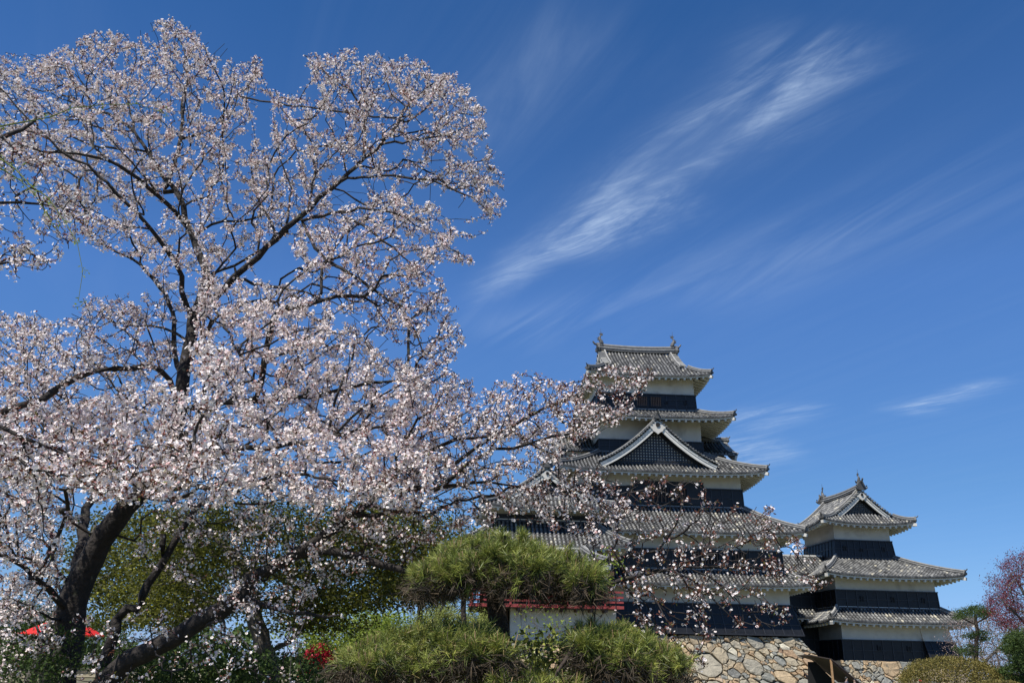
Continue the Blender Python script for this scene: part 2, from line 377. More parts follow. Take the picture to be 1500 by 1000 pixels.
def skirt_roof(parent, inner, outer, ztop, zeave, lift=.45, conc=.22, wl=1.7, sides='FRBL', wall=None, hip_sc=1.0, label=None):
    """hipped skirt roof round a storey; inner/outer = (x0,x1,y0,y1)"""
    tb, ub, rb, hb = MB(), MB(), MB(), []
    ix0, ix1, iy0, iy1 = inner; ox0, ox1, oy0, oy1 = outer
    wall = wall or inner
    icx, icy = (ix0 + ix1) / 2, (iy0 + iy1) / 2
    spec = {'F': ((icx, iy0), (1, 0), (0, -1), iy0 - oy0, (ix1 - ix0) / 2, icx - ox0, ox1 - icx, wall[2] - oy0),
            'B': ((icx, iy1), (-1, 0), (0, 1), oy1 - iy1, (ix1 - ix0) / 2, ox1 - icx, icx - ox0, oy1 - wall[3]),
            'R': ((ix1, icy), (0, 1), (1, 0), ox1 - ix1, (iy1 - iy0) / 2, icy - oy0, oy1 - icy, ox1 - wall[1]),
            'L': ((ix0, icy), (0, -1), (-1, 0), ix0 - ox0, (iy1 - iy0) / 2, oy1 - icy, icy - oy0, wall[0] - ox0)}
    pf = None
    for sd_ in sides:
        O, ex, ey, T, h, eL, eR, ov = spec[sd_]
        zf = lambda t, T=T: ztop - (ztop - zeave) * ((1 - conc) * (t / T) + conc * (1 - (1 - t / T) ** 2))
        lim = lambda t, T=T, h=h, eL=eL, eR=eR: (-(h + (eL - h) * t / T), h + (eR - h) * t / T)
        pt = slope(tb, ub, rb, O, ex, ey, T, zf, lim, True, True, lift, 0, wl, wall_t=T - ov)
        # mortar course at the wall
        a, b = pt(-h, 0.06), pt(h, 0.06)
        rb.beam((a[0], a[1], ztop + .06), (b[0], b[1], ztop + .06), .16, .16)
        # hip ridge at the right end of each slope, and at the left end where the neighbour is missing
        order = 'FRBL'; nxt = order[(order.index(sd_) + 1) % 4]; prv = order[(order.index(sd_) - 1) % 4]
        pts = [pt(lim(t)[1], t, .02 + .0) for t in np.linspace(0.05, T - .05, 14)]
        ridge_line(hb, pts, hip_sc)
        rb.beam(pt(lim(T - 1.2)[1], T - 1.2, -.42), pt(lim(T)[1] , T, -.36), .26, .26)
        if prv not in sides:
            pts = [pt(lim(t)[0], t, .02) for t in np.linspace(0.05, T - .05, 14)]
            ridge_line(hb, pts, hip_sc)
    r = tb.build('skirt_roof', 'tile', parent)
    ub.build('soffit', 'soffit', r); rb.build('eave_trim', 'trim', r)
    for h_ in hb: h_.build('hip_ridge', 'ridge', r)
    return r
def shachi(parent, p, d, sc=1.0):
    """fish-shaped ridge ornament, head down on the ridge, tail raised"""
    mb = MB(); p = Vector(p); d = Vector((d[0], d[1], 0)).normalized(); up = Vector((0, 0, 1)); sx = Vector((-d.y, d.x, 0))
    c = [(.05, .0, .16), (.10, .18, .26), (.04, .42, .25), (-.10, .66, .20), (-.16, .90, .14), (-.06, 1.12, .09), (.05, 1.25, .05)]
    pts = [p + d * (a * sc) + up * (b * sc) for a, b, r in c]
    mb.sweep(pts, circle_prof(1, 8), .35, [r * sc for a, b, r in c], up=sx)
    th = .03 * sc
    def fin(poly):
        a = [p + d * (x * sc) + up * (y * sc) - sx * th for x, y in poly]; b = [q + sx * 2 * th for q in a]
        n = len(mb.v); mb.v += [tuple(q) for q in a + b]; k = len(poly)
        mb.f.append(tuple(range(n, n + k))); mb.t.append(.2); mb.f.append(tuple(range(n + k, n + 2 * k))[::-1]); mb.t.append(.2)
        for j in range(k): mb.f.append((n + j, n + (j + 1) % k, n + k + (j + 1) % k, n + k + j)); mb.t.append(.3)
    fin([(.02, 1.15), (.30, 1.28), (.20, 1.40), (.34, 1.56), (.10, 1.48), (.03, 1.72), (-.06, 1.46), (-.24, 1.50), (-.10, 1.30)])
    fin([(-.22, .55), (-.50, .62), (-.36, .74), (-.52, .88), (-.30, .92), (-.32, 1.08), (-.14, 1.0)])
    for s_ in (-1, 1):
        b = p + sx * s_ * .2 * sc
        mb.poly([tuple(b + up * .35 * sc), tuple(b + sx * s_ * .35 * sc + up * .62 * sc - d * .1 * sc), tuple(b + sx * s_ * .28 * sc + up * .25 * sc), tuple(b + up * .15 * sc)], .2)
    mb.beam(p + up * 1.6 * sc, p + up * 2.1 * sc, .02, .02, .2)
    mb.box(p.x - .28 * sc, p.x + .28 * sc, p.y - .28 * sc, p.y + .28 * sc, p.z - .2 * sc, p.z + .06 * sc, .3)
    return mb.build('fish_ornament', 'ridge', parent)
def gable_front(parent, O, lat, nor, prof, recess=.75, board=.42, lattice=True, scale=1.0, name='gable', thick=.16):
    """prof: list of (lateral, z) from the apex to the foot of one side (roof underside line); O=(x,y) of the centre in the bargeboard plane;
    lat lateral unit vector, nor outward unit vector"""
    lat = Vector((*lat, 0)); nor = Vector((*nor, 0)); O = Vector((O[0], O[1], 0))
    def q(l, z, d=0): return tuple(O + lat * l + nor * d + Vector((0, 0, z)))
    wb, bb, gb = MB(), MB(), MB()
    def off(prof, dz):  # offset downwards along the local normal
        r = []
        for i, (l, z) in enumerate(prof):
            a = prof[max(i - 1, 0)]; b = prof[min(i + 1, len(prof) - 1)]
            dx, dz_ = b[0] - a[0], b[1] - a[1]; ln = math.hypot(dx, dz_)
            if i == 0: r.append((0, z - dz * ln / abs(dx) if abs(dx) > 0 else z - dz))
            else: r.append((l + dz_ / ln * dz, z - dx / ln * dz))
        r = [(max(l, 0), z) for l, z in r]
        return r
    for (d0, d1, o0, o1) in ((0.0, -thick, 0.0, board), (.05, 0.0, 0.0, board * .38)):
        A, B = off(prof, o0), off(prof, o1)
        for sg in (-1, 1):
            for i in range(len(prof) - 1):
                a0, a1, b0, b1 = A[i], A[i + 1], B[i], B[i + 1]
                wb.hexa([q(sg * b0[0], b0[1], d1), q(sg * b0[0], b0[1], d0), q(sg * b1[0], b1[1], d0), q(sg * b1[0], b1[1], d1),
                         q(sg * a0[0], a0[1], d1), q(sg * a0[0], a0[1], d0), q(sg * a1[0], a1[1], d0), q(sg * a1[0], a1[1], d1)])
    # recessed dark gable wall
    zb = prof[-1][1] - .02; inner = off(prof, board * .5)
    poly = [(l, z) for l, z in inner if z > zb]
    pts = [q(-l, z, -recess) for l, z in poly[::-1]] + [q(l, z, -recess) for l, z in poly[1:]]
    xb = poly[-1][0]
    bb.poly([q(-xb, zb - .5, -recess)] + pts + [q(xb, zb - .5, -recess)][:1])
    g = wb.build(name, 'trim', parent)
    if lattice:
        # pale boards seen through a black lattice
        pz = MB(); z0l = zb + .25; pl = [(max(l - .08, 0), z - .08) for l, z in off(prof, board) if z - .08 > z0l]
        if len(pl) > 2:
            def zline(x):
                for (l0, za), (l1, zc) in zip(pl[:-1], pl[1:]):
                    if l0 <= x <= l1: return za + (zc - za) * (x - l0) / (l1 - l0 + 1e-9)
                return z0l
            def xline(z):
                for (l0, za), (l1, zc) in zip(pl[:-1], pl[1:]):
                    if zc <= z <= za: return l0 + (l1 - l0) * (za - z) / (za - zc + 1e-9)
                return pl[-1][0] if z < pl[-1][1] else 0
            pz.poly([q(-l, z, -recess + .04) for l, z in pl[::-1]] + [q(l, z, -recess + .04) for l, z in pl[1:]])
            pz.build('lattice_backing', 'trim', g)
            st = .20 * scale; x = -pl[-1][0]
            while x <= pl[-1][0]:
                zt = zline(abs(x)) + .05
                if zt > z0l: bb.beam(q(x, z0l - .05, -recess + .07), q(x, zt, -recess + .07), st * .50, .04, up=tuple(nor))
                x += st
            z = z0l
            while z < pl[0][1]:
                xx = xline(z) + .05
                if xx > .02: bb.beam(q(-xx, z, -recess + .10), q(xx, z, -recess + .10), .04, st * .50, up=(0, 0, 1))
                z += st
    bb.build('gable_wall', 'batten', g)
    # pendant ornament with a dark boss
    pb = MB(); zc = off(prof, board)[0][1] + .18; s_ = .62 * scale
    s_ = s_ * 1.3; sh = [(0, .35), (-.28, .30), (-.42, .10), (-.62, .02), (-.70, -.22), (-.50, -.32), (-.42, -.50), (-.22, -.60), (0, -.78), (.22, -.60), (.42, -.50), (.50, -.32), (.70, -.22), (.62, .02), (.42, .10), (.28, .30)]
    n = len(pb.v); k = len(sh); pb.v += [q(a * s_, zc + b * s_, .10) for a, b in sh] + [q(a * s_, zc + b * s_, -.06) for a, b in sh]
    pb.f.append(tuple(range(n, n + k))); pb.t.append(.5)
    for j in range(k): pb.f.append((n + j, n + (j + 1) % k, n + k + (j + 1) % k, n + k + j)); pb.t.append(.5)
    pg = pb.build('gable_pendant', 'plaster', g)
    ob = MB(); ob.sweep([q(0, zc + .05 * s_, .08), q(0, zc + .05 * s_, .17)], circle_prof(.19 * s_, 10), .2, up=(0, 0, 1)); ob.build('boss', 'dark', pg)
    return g
def edge_tiles(tb, curve, nor, inward=.55, outw=.06):
    """short rows of tiles lying across the verge of a gable: curve = list of 3D points along the verge"""
    nor = Vector((*nor, 0)); pts = [Vector(p) for p in curve]
    L_ = 0; seg = []
    for a, b in zip(pts[:-1], pts[1:]): seg.append((L_, a, b)); L_ += (b - a).length
    n = int(L_ / .27)
    for i in range(n + 1):
        x = L_ * i / max(n, 1)
        for l0, a, b in seg:
            if l0 <= x <= l0 + (b - a).length + 1e-6:
                p = a + (b - a) * ((x - l0) / (b - a).length); break
        t = random.uniform(.35, .85)
        tb.sweep([p - nor * inward + Vector((0, 0, .10)), p + nor * outw + Vector((0, 0, .06))], [(-.10, 0), (-.08, .08), (0, .12), (.08, .08), (.10, 0)], t)
def gabled(parent, O, lat, nor, half, Lf, Lb, ztop, zfoot, conc=.35, tg=None, ridge_sc=1.3, name='gable_roof', lattice=True, gsc=1.0, board=.42, recess=.75, orn=1.0, rafters=False):
    """plain curved gable roof, ridge running back from the verge. O centre on the verge plane"""
    tb, ub, hb = MB(), MB(), []
    zf = lambda t: ztop - (ztop - zfoot) * ((1 - conc) * (t / half) + conc * (1 - (1 - t / half) ** 2))
    O2 = Vector(O); la = Vector(lat); no = Vector(nor)
    for sg in (-1, 1):
        ex = (-no if sg > 0 else no)
        # s measured along ex from the verge plane
        if sg > 0: lim = lambda t: (0.0, Lb)
        else: lim = lambda t: (-Lb, 0.0)
        slope(tb, ub, None, tuple(O2), tuple(ex), tuple(la * sg), half, zf, lim, False, False, 0, wall_t=None)
        tt = np.linspace(0, half, 12)
        edge_tiles(tb, [(*(O2 + la * sg * t), zf(t) + .02) for t in tt], nor)
        ridge_line(hb, [(*(O2 + la * sg * t - no * .62), zf(t) + .06) for t in tt], .62, orn=True, orn_scale=.55 * orn)
    r = tb.build(name, 'tile', parent)
    ub.build('soffit', 'soffit', r)
    a = O2 + no * .12; b = O2 - no * Lb
    ridge_line(hb, [(b.x, b.y, ztop + .05), (O2.x, O2.y, ztop + .05), (a.x, a.y, ztop + .08)], ridge_sc, True, 1.25 * orn)
    for i_, h_ in enumerate(hb): h_.build('ridge' if i_ == len(hb) - 1 else 'verge_ridge', 'ridge', r)
    prof = [(t, zf(t) - .10) for t in np.linspace(0, half, 14)]
    gable_front(parent, tuple(O2 - no * .10), lat, nor, prof, recess, board, lattice, gsc)
    return r
def irimoya(parent, c, hx, hy, axis, zridge, zeave, zgb, tg, gh, rh, lift=.5, conc=.25, wall=(3, 3), recess=.7, gsc=1.0, orn=1.0, fish=1.0, ridge_sc=1.5, fronts=(1, -1), board=.42):
    """hip-and-gable roof. axis: ridge direction 'x' or 'y'; local frame u along the ridge, v across. hx half-length along ridge, hy half across at the eave
    tg across-distance where the gable foot is, gh along-distance of the gable base line, rh half ridge length (verge)"""
    e1 = Vector((1, 0)) if axis == 'x' else Vector((0, 1)); e2 = Vector((0, 1)) if axis == 'x' else Vector((-1, 0))
    C = Vector(c); tb, ub, rb, hb, hl = MB(), MB(), MB(), MB(), []
    def zf(t):
        if t < tg: return zridge - (zridge - zgb) * ((1 - conc) * t / tg + conc * (1 - (1 - t / tg) ** 2))
        u = (t - tg) / (hy - tg); return zgb - (zgb - zeave) * ((1 - conc) * u + conc * (1 - (1 - u) ** 2))
    def glim(t): return rh if t < tg else max(gh + (hx - gh) * (t - tg) / (hy - tg), rh if t < tg + .02 else 0)
    for sg in (-1, 1):
        ey = e2 * sg; ex = Vector((-ey.y, ey.x))
        pt = slope(tb, ub, rb, tuple(C), tuple(ex), tuple(ey), hy, zf, lambda t: (-glim(t), glim(t)), True, True, lift, tg, 1.7, wall_t=wall[1])
        for s2 in (-1, 1):
            pts = [pt(s2 * (glim(t) - .02), t, .02) for t in np.linspace(tg + .25, hy - .05, 12)]
            ridge_line(hl, pts, 1.0)
            rb.beam(pt(s2 * glim(hy - 1.2), hy - 1.2, -.42), pt(s2 * glim(hy), hy, -.36), .26, .26)
            # verge: tile rows across + descending ridge
            vp = [pt(s2 * rh, t, .02) for t in np.linspace(0, tg, 12)]
            edge_tiles(tb, vp, tuple(ex * s2), .5)
            ridge_line(hl, [pt(s2 * (rh - .62), t, .04) for t in np.linspace(0, tg + .35, 12)], .75, True, .8 * orn)
    for sg in (-1, 1):
        ey = e1 * sg; ex = Vector((-ey.y, ey.x)); T = hx - gh; O = C + ey * gh
        zs = lambda t: zf(tg + (hy - tg) * t / T)
        lim = lambda t: (-(tg + (hy - tg) * t / T), tg + (hy - tg) * t / T)
        slope(tb, ub, rb, tuple(O), tuple(ex), tuple(ey), T, zs, lim, True, True, lift, 0, 1.7, wall_t=wall[0] - gh if wall[0] > gh else 0.05)
        # small shelf of tiles running back under the gable
        back = rh - gh + recess if rh > gh else recess
        lat = ex
        a = O - ey * recess
        tb.quad((*(O - ex * tg), zgb), (*(O + ex * tg), zgb), (*(a + ex * tg), zgb + .15), (*(a - ex * tg), zgb + .15), .3)
        prof = [(t, zf(t) - .08) for t in np.linspace(0, tg, 12)]
        gable_front(parent, tuple(C + ey * (rh - .08)), tuple(lat), tuple(ey), prof, recess, board, True, gsc)
    r = tb.build('roof', 'tile', parent)
    ub.build('soffit', 'soffit', r); rb.build('eave_trim', 'trim', r)
    a = C - e1 * rh; b = C + e1 * rh
    n = 10; rp = []
    for i in range(n + 1):
        u = i / n * 2 - 1; p = C + e1 * (rh * u); rp.append((p.x, p.y, zridge + .02 + .16 * u * u))
    big = [(x_ * ridge_sc, y_ * ridge_sc * 1.25) for x_, y_ in RP]
    hb.sweep(rp, big, RT)
    onigawara(hb, rp[0], -e1.to_3d(), 1.35 * orn); onigawara(hb, rp[-1], e1.to_3d(), 1.35 * orn)
    hb.build('ridge', 'ridge', r)
    for i_, h_ in enumerate(hl): h_.build('verge_ridge' if i_ % 2 else 'hip_ridge', 'ridge', r)
    if fish:
        for sg in (-1, 1):
            p = C + e1 * (sg * (rh - .3)); shachi(r, (p.x, p.y, zridge + .78 * ridge_sc / 1.5), e1 * -sg, fish)
    return r

# ------------------------------------------------------------------ walls
def plaster_storey(parent, r0, r1, z0, z1, name='plaster_wall'):
    mb = MB(); mb.frustum(r0, r1, z0, z1)
    return mb.build(name, 'plaster', parent)
def cladding(parent, r0, r1, z0, z1, step=.92, rows=3, name='cladding', holes=()):
    """black lacquered board cladding; rect r0 at z0, r1 at z1 (both already proud of the plaster)"""
    mb = MB(); mb.frustum(r0, r1, z0, z1); bt = MB()
    def P3(side, u, v, d):
        x0 = r0[0] + (r1[0] - r0[0]) * v; x1 = r0[1] + (r1[1] - r0[1]) * v; y0 = r0[2] + (r1[2] - r0[2]) * v; y1 = r0[3] + (r1[3] - r0[3]) * v; z = z0 + (z1 - z0) * v
        return {'F': (x0 + (x1 - x0) * u, y0 - d, z), 'R': (x1 + d, y0 + (y1 - y0) * u, z), 'B': (x1 + (x0 - x1) * u, y1 + d, z), 'L': (x0 - d, y1 + (y0 - y1) * u, z)}[side]
    nrm = {'F': (0, -1, 0), 'R': (1, 0, 0), 'B': (0, 1, 0), 'L': (-1, 0, 0)}
    for s_ in 'FRBL':
        W_ = (r0[1] - r0[0]) if s_ in 'FB' else (r0[3] - r0[2]); n = max(2, int(round(W_ / step)))
        for i in range(n + 1): bt.beam(P3(s_, i / n, 0, .02), P3(s_, i / n, 1, .02), .075, .05, up=nrm[s_])
        for j in range(rows + 1): bt.beam(P3(s_, 0, j / rows, .022), P3(s_, 1, j / rows, .022), .06, .05, up=(0, 0, 1)) if j else bt.beam(P3(s_, 0, 0, .03), P3(s_, 1, 0, .03), .10, .12)
        bt.beam(P3(s_, -.004, 1, .03), P3(s_, 1.004, 1, .03), .14, .09)
    c = mb.build(name, 'black', parent); bt.build('batten', 'batten', c)
    for (u, v, w, h) in holes:
        hb = MB(); a = P3('F', u, v, .03); hb.box(a[0] - w / 2, a[0] + w / 2, a[1] - .04, a[1] + .03, a[2] - h / 2, a[2] + h / 2); o = hb.build('loophole', 'dark', c)
        fb = MB()
        for dx in (-1, 1): fb.box(a[0] + dx * w * .62 - .03, a[0] + dx * w * .62 + .03, a[1] - .07, a[1] + .02, a[2] - h * .62, a[2] + h * .62)
        fb.box(a[0] - w * .7, a[0] + w * .7, a[1] - .08, a[1] + .02, a[2] + h * .62, a[2] + h * .62 + .07); fb.build('loophole_frame', 'black', o)
    return c
def lattice_window(parent, x0, x1, y, z0, z1, bars=7, wood='oldwood'):
    fb = MB(); w = .08
    fb.box(x0 - w, x0, y - .14, y + .05, z0 - w, z1 + w); fb.box(x1, x1 + w, y - .14, y + .05, z0 - w, z1 + w)
    fb.box(x0, x1, y - .14, y + .05, z1, z1 + w); fb.box(x0, x1, y - .14, y + .05, z0 - w, z0)
    fo = fb.build('window', 'black', parent)
    pb = MB(); pb.box(x0, x1, y - .045, y + .04, z0, z1); pb.build('opening', 'dark', fo)
    bb = MB()
    for i in range(bars):
        x = x0 + (x1 - x0) * (i + .5) / bars; bb.box(x - .045, x + .045, y - .12, y - .05, z0, z1)
    bb.build('bars', wood, fo)
    return fo
def rect(cx_, hx, y0, y1): return (cx_ - hx, cx_ + hx, y0, y1)
def grow(r, g): return (r[0] - g, r[1] + g, r[2] - g, r[3] + g)

# ================================================================== the castle
KA = rad(4); K0 = P(980, 930, 74.0); K0[2] = 0
keep = thing('castle_keep', 'tallest black and white castle tower with five tiled roofs and a white-edged front gable', 'castle keep', tuple(K0), KA)
kc = .3
R1b, R1t = (-10.45, 11.0, 0.0, 18.8), (-9.8, 10.3, .6, 18.2)
plaster_storey(keep, R1t, R1t, 6.4, 8.6)
cladding(keep, R1b, grow(R1t, .07), 4.28, 6.6, rows=3, step=.8, holes=[(.90, .62, .2, .2), (.62, .62, .2, .2)])
R2 = (-9.45, 9.95, .8, 18.0)
skirt_roof(keep, R2, (-11.3, 11.75, -1.15, 19.9), 9.22, 7.95, lift=.22)
plaster_storey(keep, R2, R2, 9.0, 12.85)
c2 = cladding(keep, grow(R2, .12), grow(R2, .07), 9.26, 10.9, rows=2)
lattice_window(keep, 2.5, 4.6, .68, 9.75, 10.75, 8)
lattice_window(keep, 5.9, 6.9, .68, 9.75, 10.75, 4)
R3 = (-7.1, 7.7, 3.0, 15.8)
skirt_roof(keep, R3, (-11.1, 11.65, -.95, 19.8), 14.72, 12.1, lift=.35)
plaster_storey(keep, R3, R3, 14.4, 18.2)
cladding(keep, grow(R3, .12), grow(R3, .07), 14.76, 16.42, rows=2)
fr = MB(); fr.box(-1.75, 4.3, 2.80, 3.0, 14.95, 16.95); fr.build('shutter_frame', 'black', keep)
lattice_window(keep, -.35, 1.05, 2.78, 15.1, 16.35, 4); lattice_window(keep, 1.35, 2.75, 2.78, 15.1, 16.35, 4)
R4 = (-4.4, 5.0, 5.0, 13.9)
skirt_roof(keep, R4, (-8.8, 9.6, 1.1, 17.7), 19.85, 17.45, lift=.45)
plaster_storey(keep, R4, R4, 19.5, 23.35)
cladding(keep, grow(R4, .10), grow(R4, .07), 19.9, 21.05, rows=2)
gabled(keep, (.22, 1.75), (1, 0), (0, -1), 5.15, 0, 5.0, 22.25, 18.35, conc=.42, name='gable_roof', gsc=1.25, board=.45, recess=.9, orn=1.0)
# side gables over the second roof from the top
gabled(keep, (-8.1, 9.4), (0, 1), (-1, 0), 3.3, 0, 4.4, 22.2, 20.3, conc=.5, name='side_gable_roof', lattice=False, board=.5)
gabled(keep, (8.7, 9.4), (0, 1), (1, 0), 3.3, 0, 4.4, 22.2, 20.3, conc=.5, name='side_gable_roof', lattice=False, board=.5)
for x0_, x1_ in ((-7.2, -4.4), (5.0, 7.8)): wb = MB(); wb.box(x0_, x1_, 6.9, 12.0, 18.5, 20.3); wb.build('side_gable_wall', 'plaster', keep)
R5 = (-4.3, 4.85, 6.0, 13.2)
skirt_roof(keep, R5, (-6.85, 7.55, 2.7, 16.2), 24.2, 22.75, lift=.4)
plaster_storey(keep, R5, R5, 24.0, 27.6)
cladding(keep, grow(R5, .14), grow(R5, .07), 24.22, 25.78, rows=3, step=.9, holes=[(.10, .52, .2, .22), (.285, .55, .2, .36), (.70, .45, .2, .22), (.895, .52, .2, .36)])
lattice_window(keep, -.70, .32, 5.93, 24.6, 25.5, 6); lattice_window(keep, .62, 1.62, 5.93, 24.6, 25.5, 6)
irimoya(keep, (.35, 9.6), 5.9, 5.2, 'x', 31.1, 27.15, 28.75, 3.2, 3.75, 3.95, lift=.45, wall=(4.6, 3.6), fish=.80, gsc=.9)

# --- Tatsumi side wing: smaller turret in front at the left
tw = thing('corner_turret', 'smaller two-roofed turret behind the blossom, its lattice gable facing forward, left of the tallest tower', 'turret', tuple(K0), KA)
tcx = -10.2
plaster_storey(tw, (-14.6, -5.9, -3.4, 3.0), (-14.6, -5.9, -3.4, 3.0), 4.0, 9.9)
skirt_roof(tw, (-14.0, -6.6, -2.9, 3.0), (-16.6, -4.0, -5.6, 4.2), 12.3, 10.0, lift=.35, wall=(-14.6, -5.9, -3.4, 3.0))
cladding(tw, (-14.8, -5.7, -3.6, 3.0), (-14.7, -5.8, -3.5, 3.0), 4.1, 8.2)
plaster_storey(tw, (-14.0, -6.6, -2.9, 3.0), (-14.0, -6.6, -2.9, 3.0), 12.0, 13.3)
cladding(tw, (-14.1, -6.5, -3.0, 3.0), (-14.1, -6.5, -3.0, 3.0), 12.3, 12.75, rows=1)
irimoya(tw, (tcx, -.2), 4.6, 5.3, 'y', 16.3, 13.0, 14.1, 3.25, 3.6, 3.9, lift=.4, wall=(3.0, 3.6), fish=.75, gsc=.8, ridge_sc=1.2)

# --- moon-viewing pavilion with red railings
pv = thing('moon_viewing_pavilion', 'low white-walled pavilion with vermilion railings under the pine, far left of the castle', 'pavilion', tuple(K0), KA)
mb = MB(); mb.box(-13.3, -5.9, -9.0, -3.6, 3.28, 5.55); mb.build('plaster_wall', 'plaster', pv)
mb = MB(); mb.box(-13.4, -5.9, -9.1, -3.6, 3.05, 3.28); mb.build('sill_beam', 'oldwood', pv)
mb = MB(); mb.box(-16.1, -5.9, -10.3, -3.6, 5.35, 5.6); mb.box(-13.3, -5.9, -9.0, -3.6, 5.5, 5.7)
for x in np.arange(-15.8, -6, 1.0): mb.box(x - .09, x + .09, -10.25, -9.0, 5.17, 5.35)
mb.build('balcony_floor', 'oldwood', pv)
mb = MB()
for z in (5.75, 6.08, 6.42):
    mb.box(-16.45, -5.6, -10.3, -10.2, z, z + .13); mb.box(-16.05, -15.95, -10.5, -3.6, z + .01, z + .14)
mb.box(-16.2, -5.6, -10.34, -10.16, 5.38, 5.58)
for x in np.arange(-16, -5.8, 1.3): mb.box(x - .07, x + .07, -10.32, -10.18, 5.5, 6.5)
mb.build('railing', 'red', pv)
mb = MB()
for x in (-15.2, -13.2, -11.2, -9.2, -7.2): mb.box(x - .12, x + .12, -9.1, -8.86, 5.6, 8.0)
for x in (-15.2,): mb.box(x - .12, x + .12, -6, -5.76, 3.1, 8.0); mb.box(x - .12, x + .12, -9.1, -8.86, 3.1, 5.4)
mb.box(-15.3, -6, -9.12, -8.84, 7.7, 8.0); mb.build('post', 'oldwood', pv)
mb = MB(); mb.box(-14.9, -6, -7.0, -6.8, 5.6, 7.8); mb.build('inner_wall', 'dark', pv)
mb = MB(); mb.box(-15.2, -13.4, -8.0, -3.7, 3.1, 5.3); mb.build('side_wall', 'oldwood', pv)
skirt_roof(pv, (-13.2, -8.0, -7.0, -6.0), (-16.6, -6.6, -10.6, -2.0), 9.7, 8.1, lift=.35, wall=(-15.3, -6, -9.1, -3.6))

# --- right-hand turret
IA = rad(7); I0 = P(1236, 967, 80.0); I0[2] = 0
it = thing('castle_turret', 'free-standing three-roofed castle turret at the right, white gable on its top roof facing forward', 'turret', tuple(I0), IA)
Q1 = (.15, 9.95, .12, 13.3)
plaster_storey(it, Q1, Q1, 4.0, 6.2)
cladding(it, grow(Q1, .10), grow(Q1, .07), 2.55, 4.2, rows=2, holes=[(.33, .6, .2, .3), (.6, .6, .2, .3)])
# flared stone-drop bay at the right corner
mb = MB(); mb.hexa([(7.6, -.55, 2.75), (10.7, -.55, 2.75), (10.7, 13.2, 2.75), (7.6, 13.2, 2.75), (7.45, -.12, 4.2), (10.25, -.12, 4.2), (10.25, 13.2, 4.2), (7.45, 13.2, 4.2)])
cb = mb.build('flared_cladding', 'black', it)
mb = MB()
for u in np.linspace(0, 1, 6): mb.beam((7.6 + 3.1 * u, -.575, 2.75), (7.45 + 2.8 * u, -.145, 4.2), .06, .05, up=(0, -1, 0))
for v in (0, .5, 1): mb.beam((7.6 - .15 * v, -.575 + .43 * v, 2.75 + 1.45 * v), (10.7 - .45 * v, -.575 + .43 * v, 2.75 + 1.45 * v), .06, .05)
mb.build('batten', 'batten', cb)
mb = MB(); mb.box(8.95, 9.2, -.40, -.2, 3.35, 3.6); mb.build('loophole', 'dark', cb)
mb = MB(); mb.hexa([(7.45, -.1, 4.2), (10.2, -.1, 4.2), (10.2, 13.2, 4.2), (7.45, 13.2, 4.2), (7.3, .1, 5.6), (9.97, .1, 5.6), (9.97, 13.2, 5.6), (7.3, 13.2, 5.6)]); mb.build('flared_plaster', 'plaster', it)
Q2 = (.2, 9.55, .5, 13.0)
skirt_roof(it, Q2, (-1.4, 11.75, -1.3, 14.6), 6.85, 5.6, lift=.25)
plaster_storey(it, Q2, Q2, 6.7, 9.85)
cladding(it, grow(Q2, .12), grow(Q2, .07), 6.88, 8.36, rows=2, holes=[(.25, .5, .2, .3), (.55, .5, .2, .3), (.85, .5, .2, .3)])
Q3 = (2.35, 7.9, 4.0, 10.3)
skirt_roof(it, Q3, (-1.4, 11.55, -1.25, 14.6), 11.6, 9.45, lift=.35, conc=.15)
plaster_storey(it, Q3, Q3, 11.4, 15.0)
cladding(it, grow(Q3, .22), grow(Q3, .07), 11.62, 13.2, rows=2, step=.7, holes=[(.17, .5, .2, .3), (.45, .42, .2, .2), (.82, .5, .2, .3)])
irimoya(it, (5.1, 7.15), 4.9, 4.65, 'y', 17.75, 14.45, 15.55, 2.6, 3.7, 4.05, lift=.5, wall=(3.15, 2.8), fish=.72, gsc=.8, ridge_sc=1.15, board=.36)

# --- connecting turret between the two towers
ct = thing('connecting_turret', 'dark two-storey gallery set back in shade between the tallest tower and the right-hand turret', 'gallery', tuple(K0), KA)
plaster_storey(ct, (9, 18.5, 9.5, 15.5), (9, 18.5, 9.5, 15.5), 0, 10.5)
cladding(ct, (9, 18.5, 9.3, 15.5), (9, 18.5, 9.4, 15.5), 7.1, 9.0, rows=2)
cladding(ct, (9, 18.5, 9.3, 15.5), (9, 18.5, 9.4, 15.5), .5, 5.6, rows=4)
skirt_roof(ct, (9, 18.5, 9.5, 15.5), (8.5, 18.6, 7.9, 17), 7.1, 6.15, lift=0.0, sides='F')
skirt_roof(ct, (9, 18.5, 11.5, 13.5), (8.5, 18.6, 7.9, 17), 11.9, 9.9, lift=0.0, sides='F', wall=(9, 18.5, 9.5, 15.5))
skirt_roof(ct, (9, 18.5, 11.5, 13.5), (8.5, 18.6, 7.9, 17), 11.9, 9.9, lift=0.0, sides='B', wall=(9, 18.5, 9.5, 15.5))
mb = MB(); mb.box(9, 18.5, 11.5, 13.5, 11.6, 11.95); mb.build('ridge', 'ridge', ct)

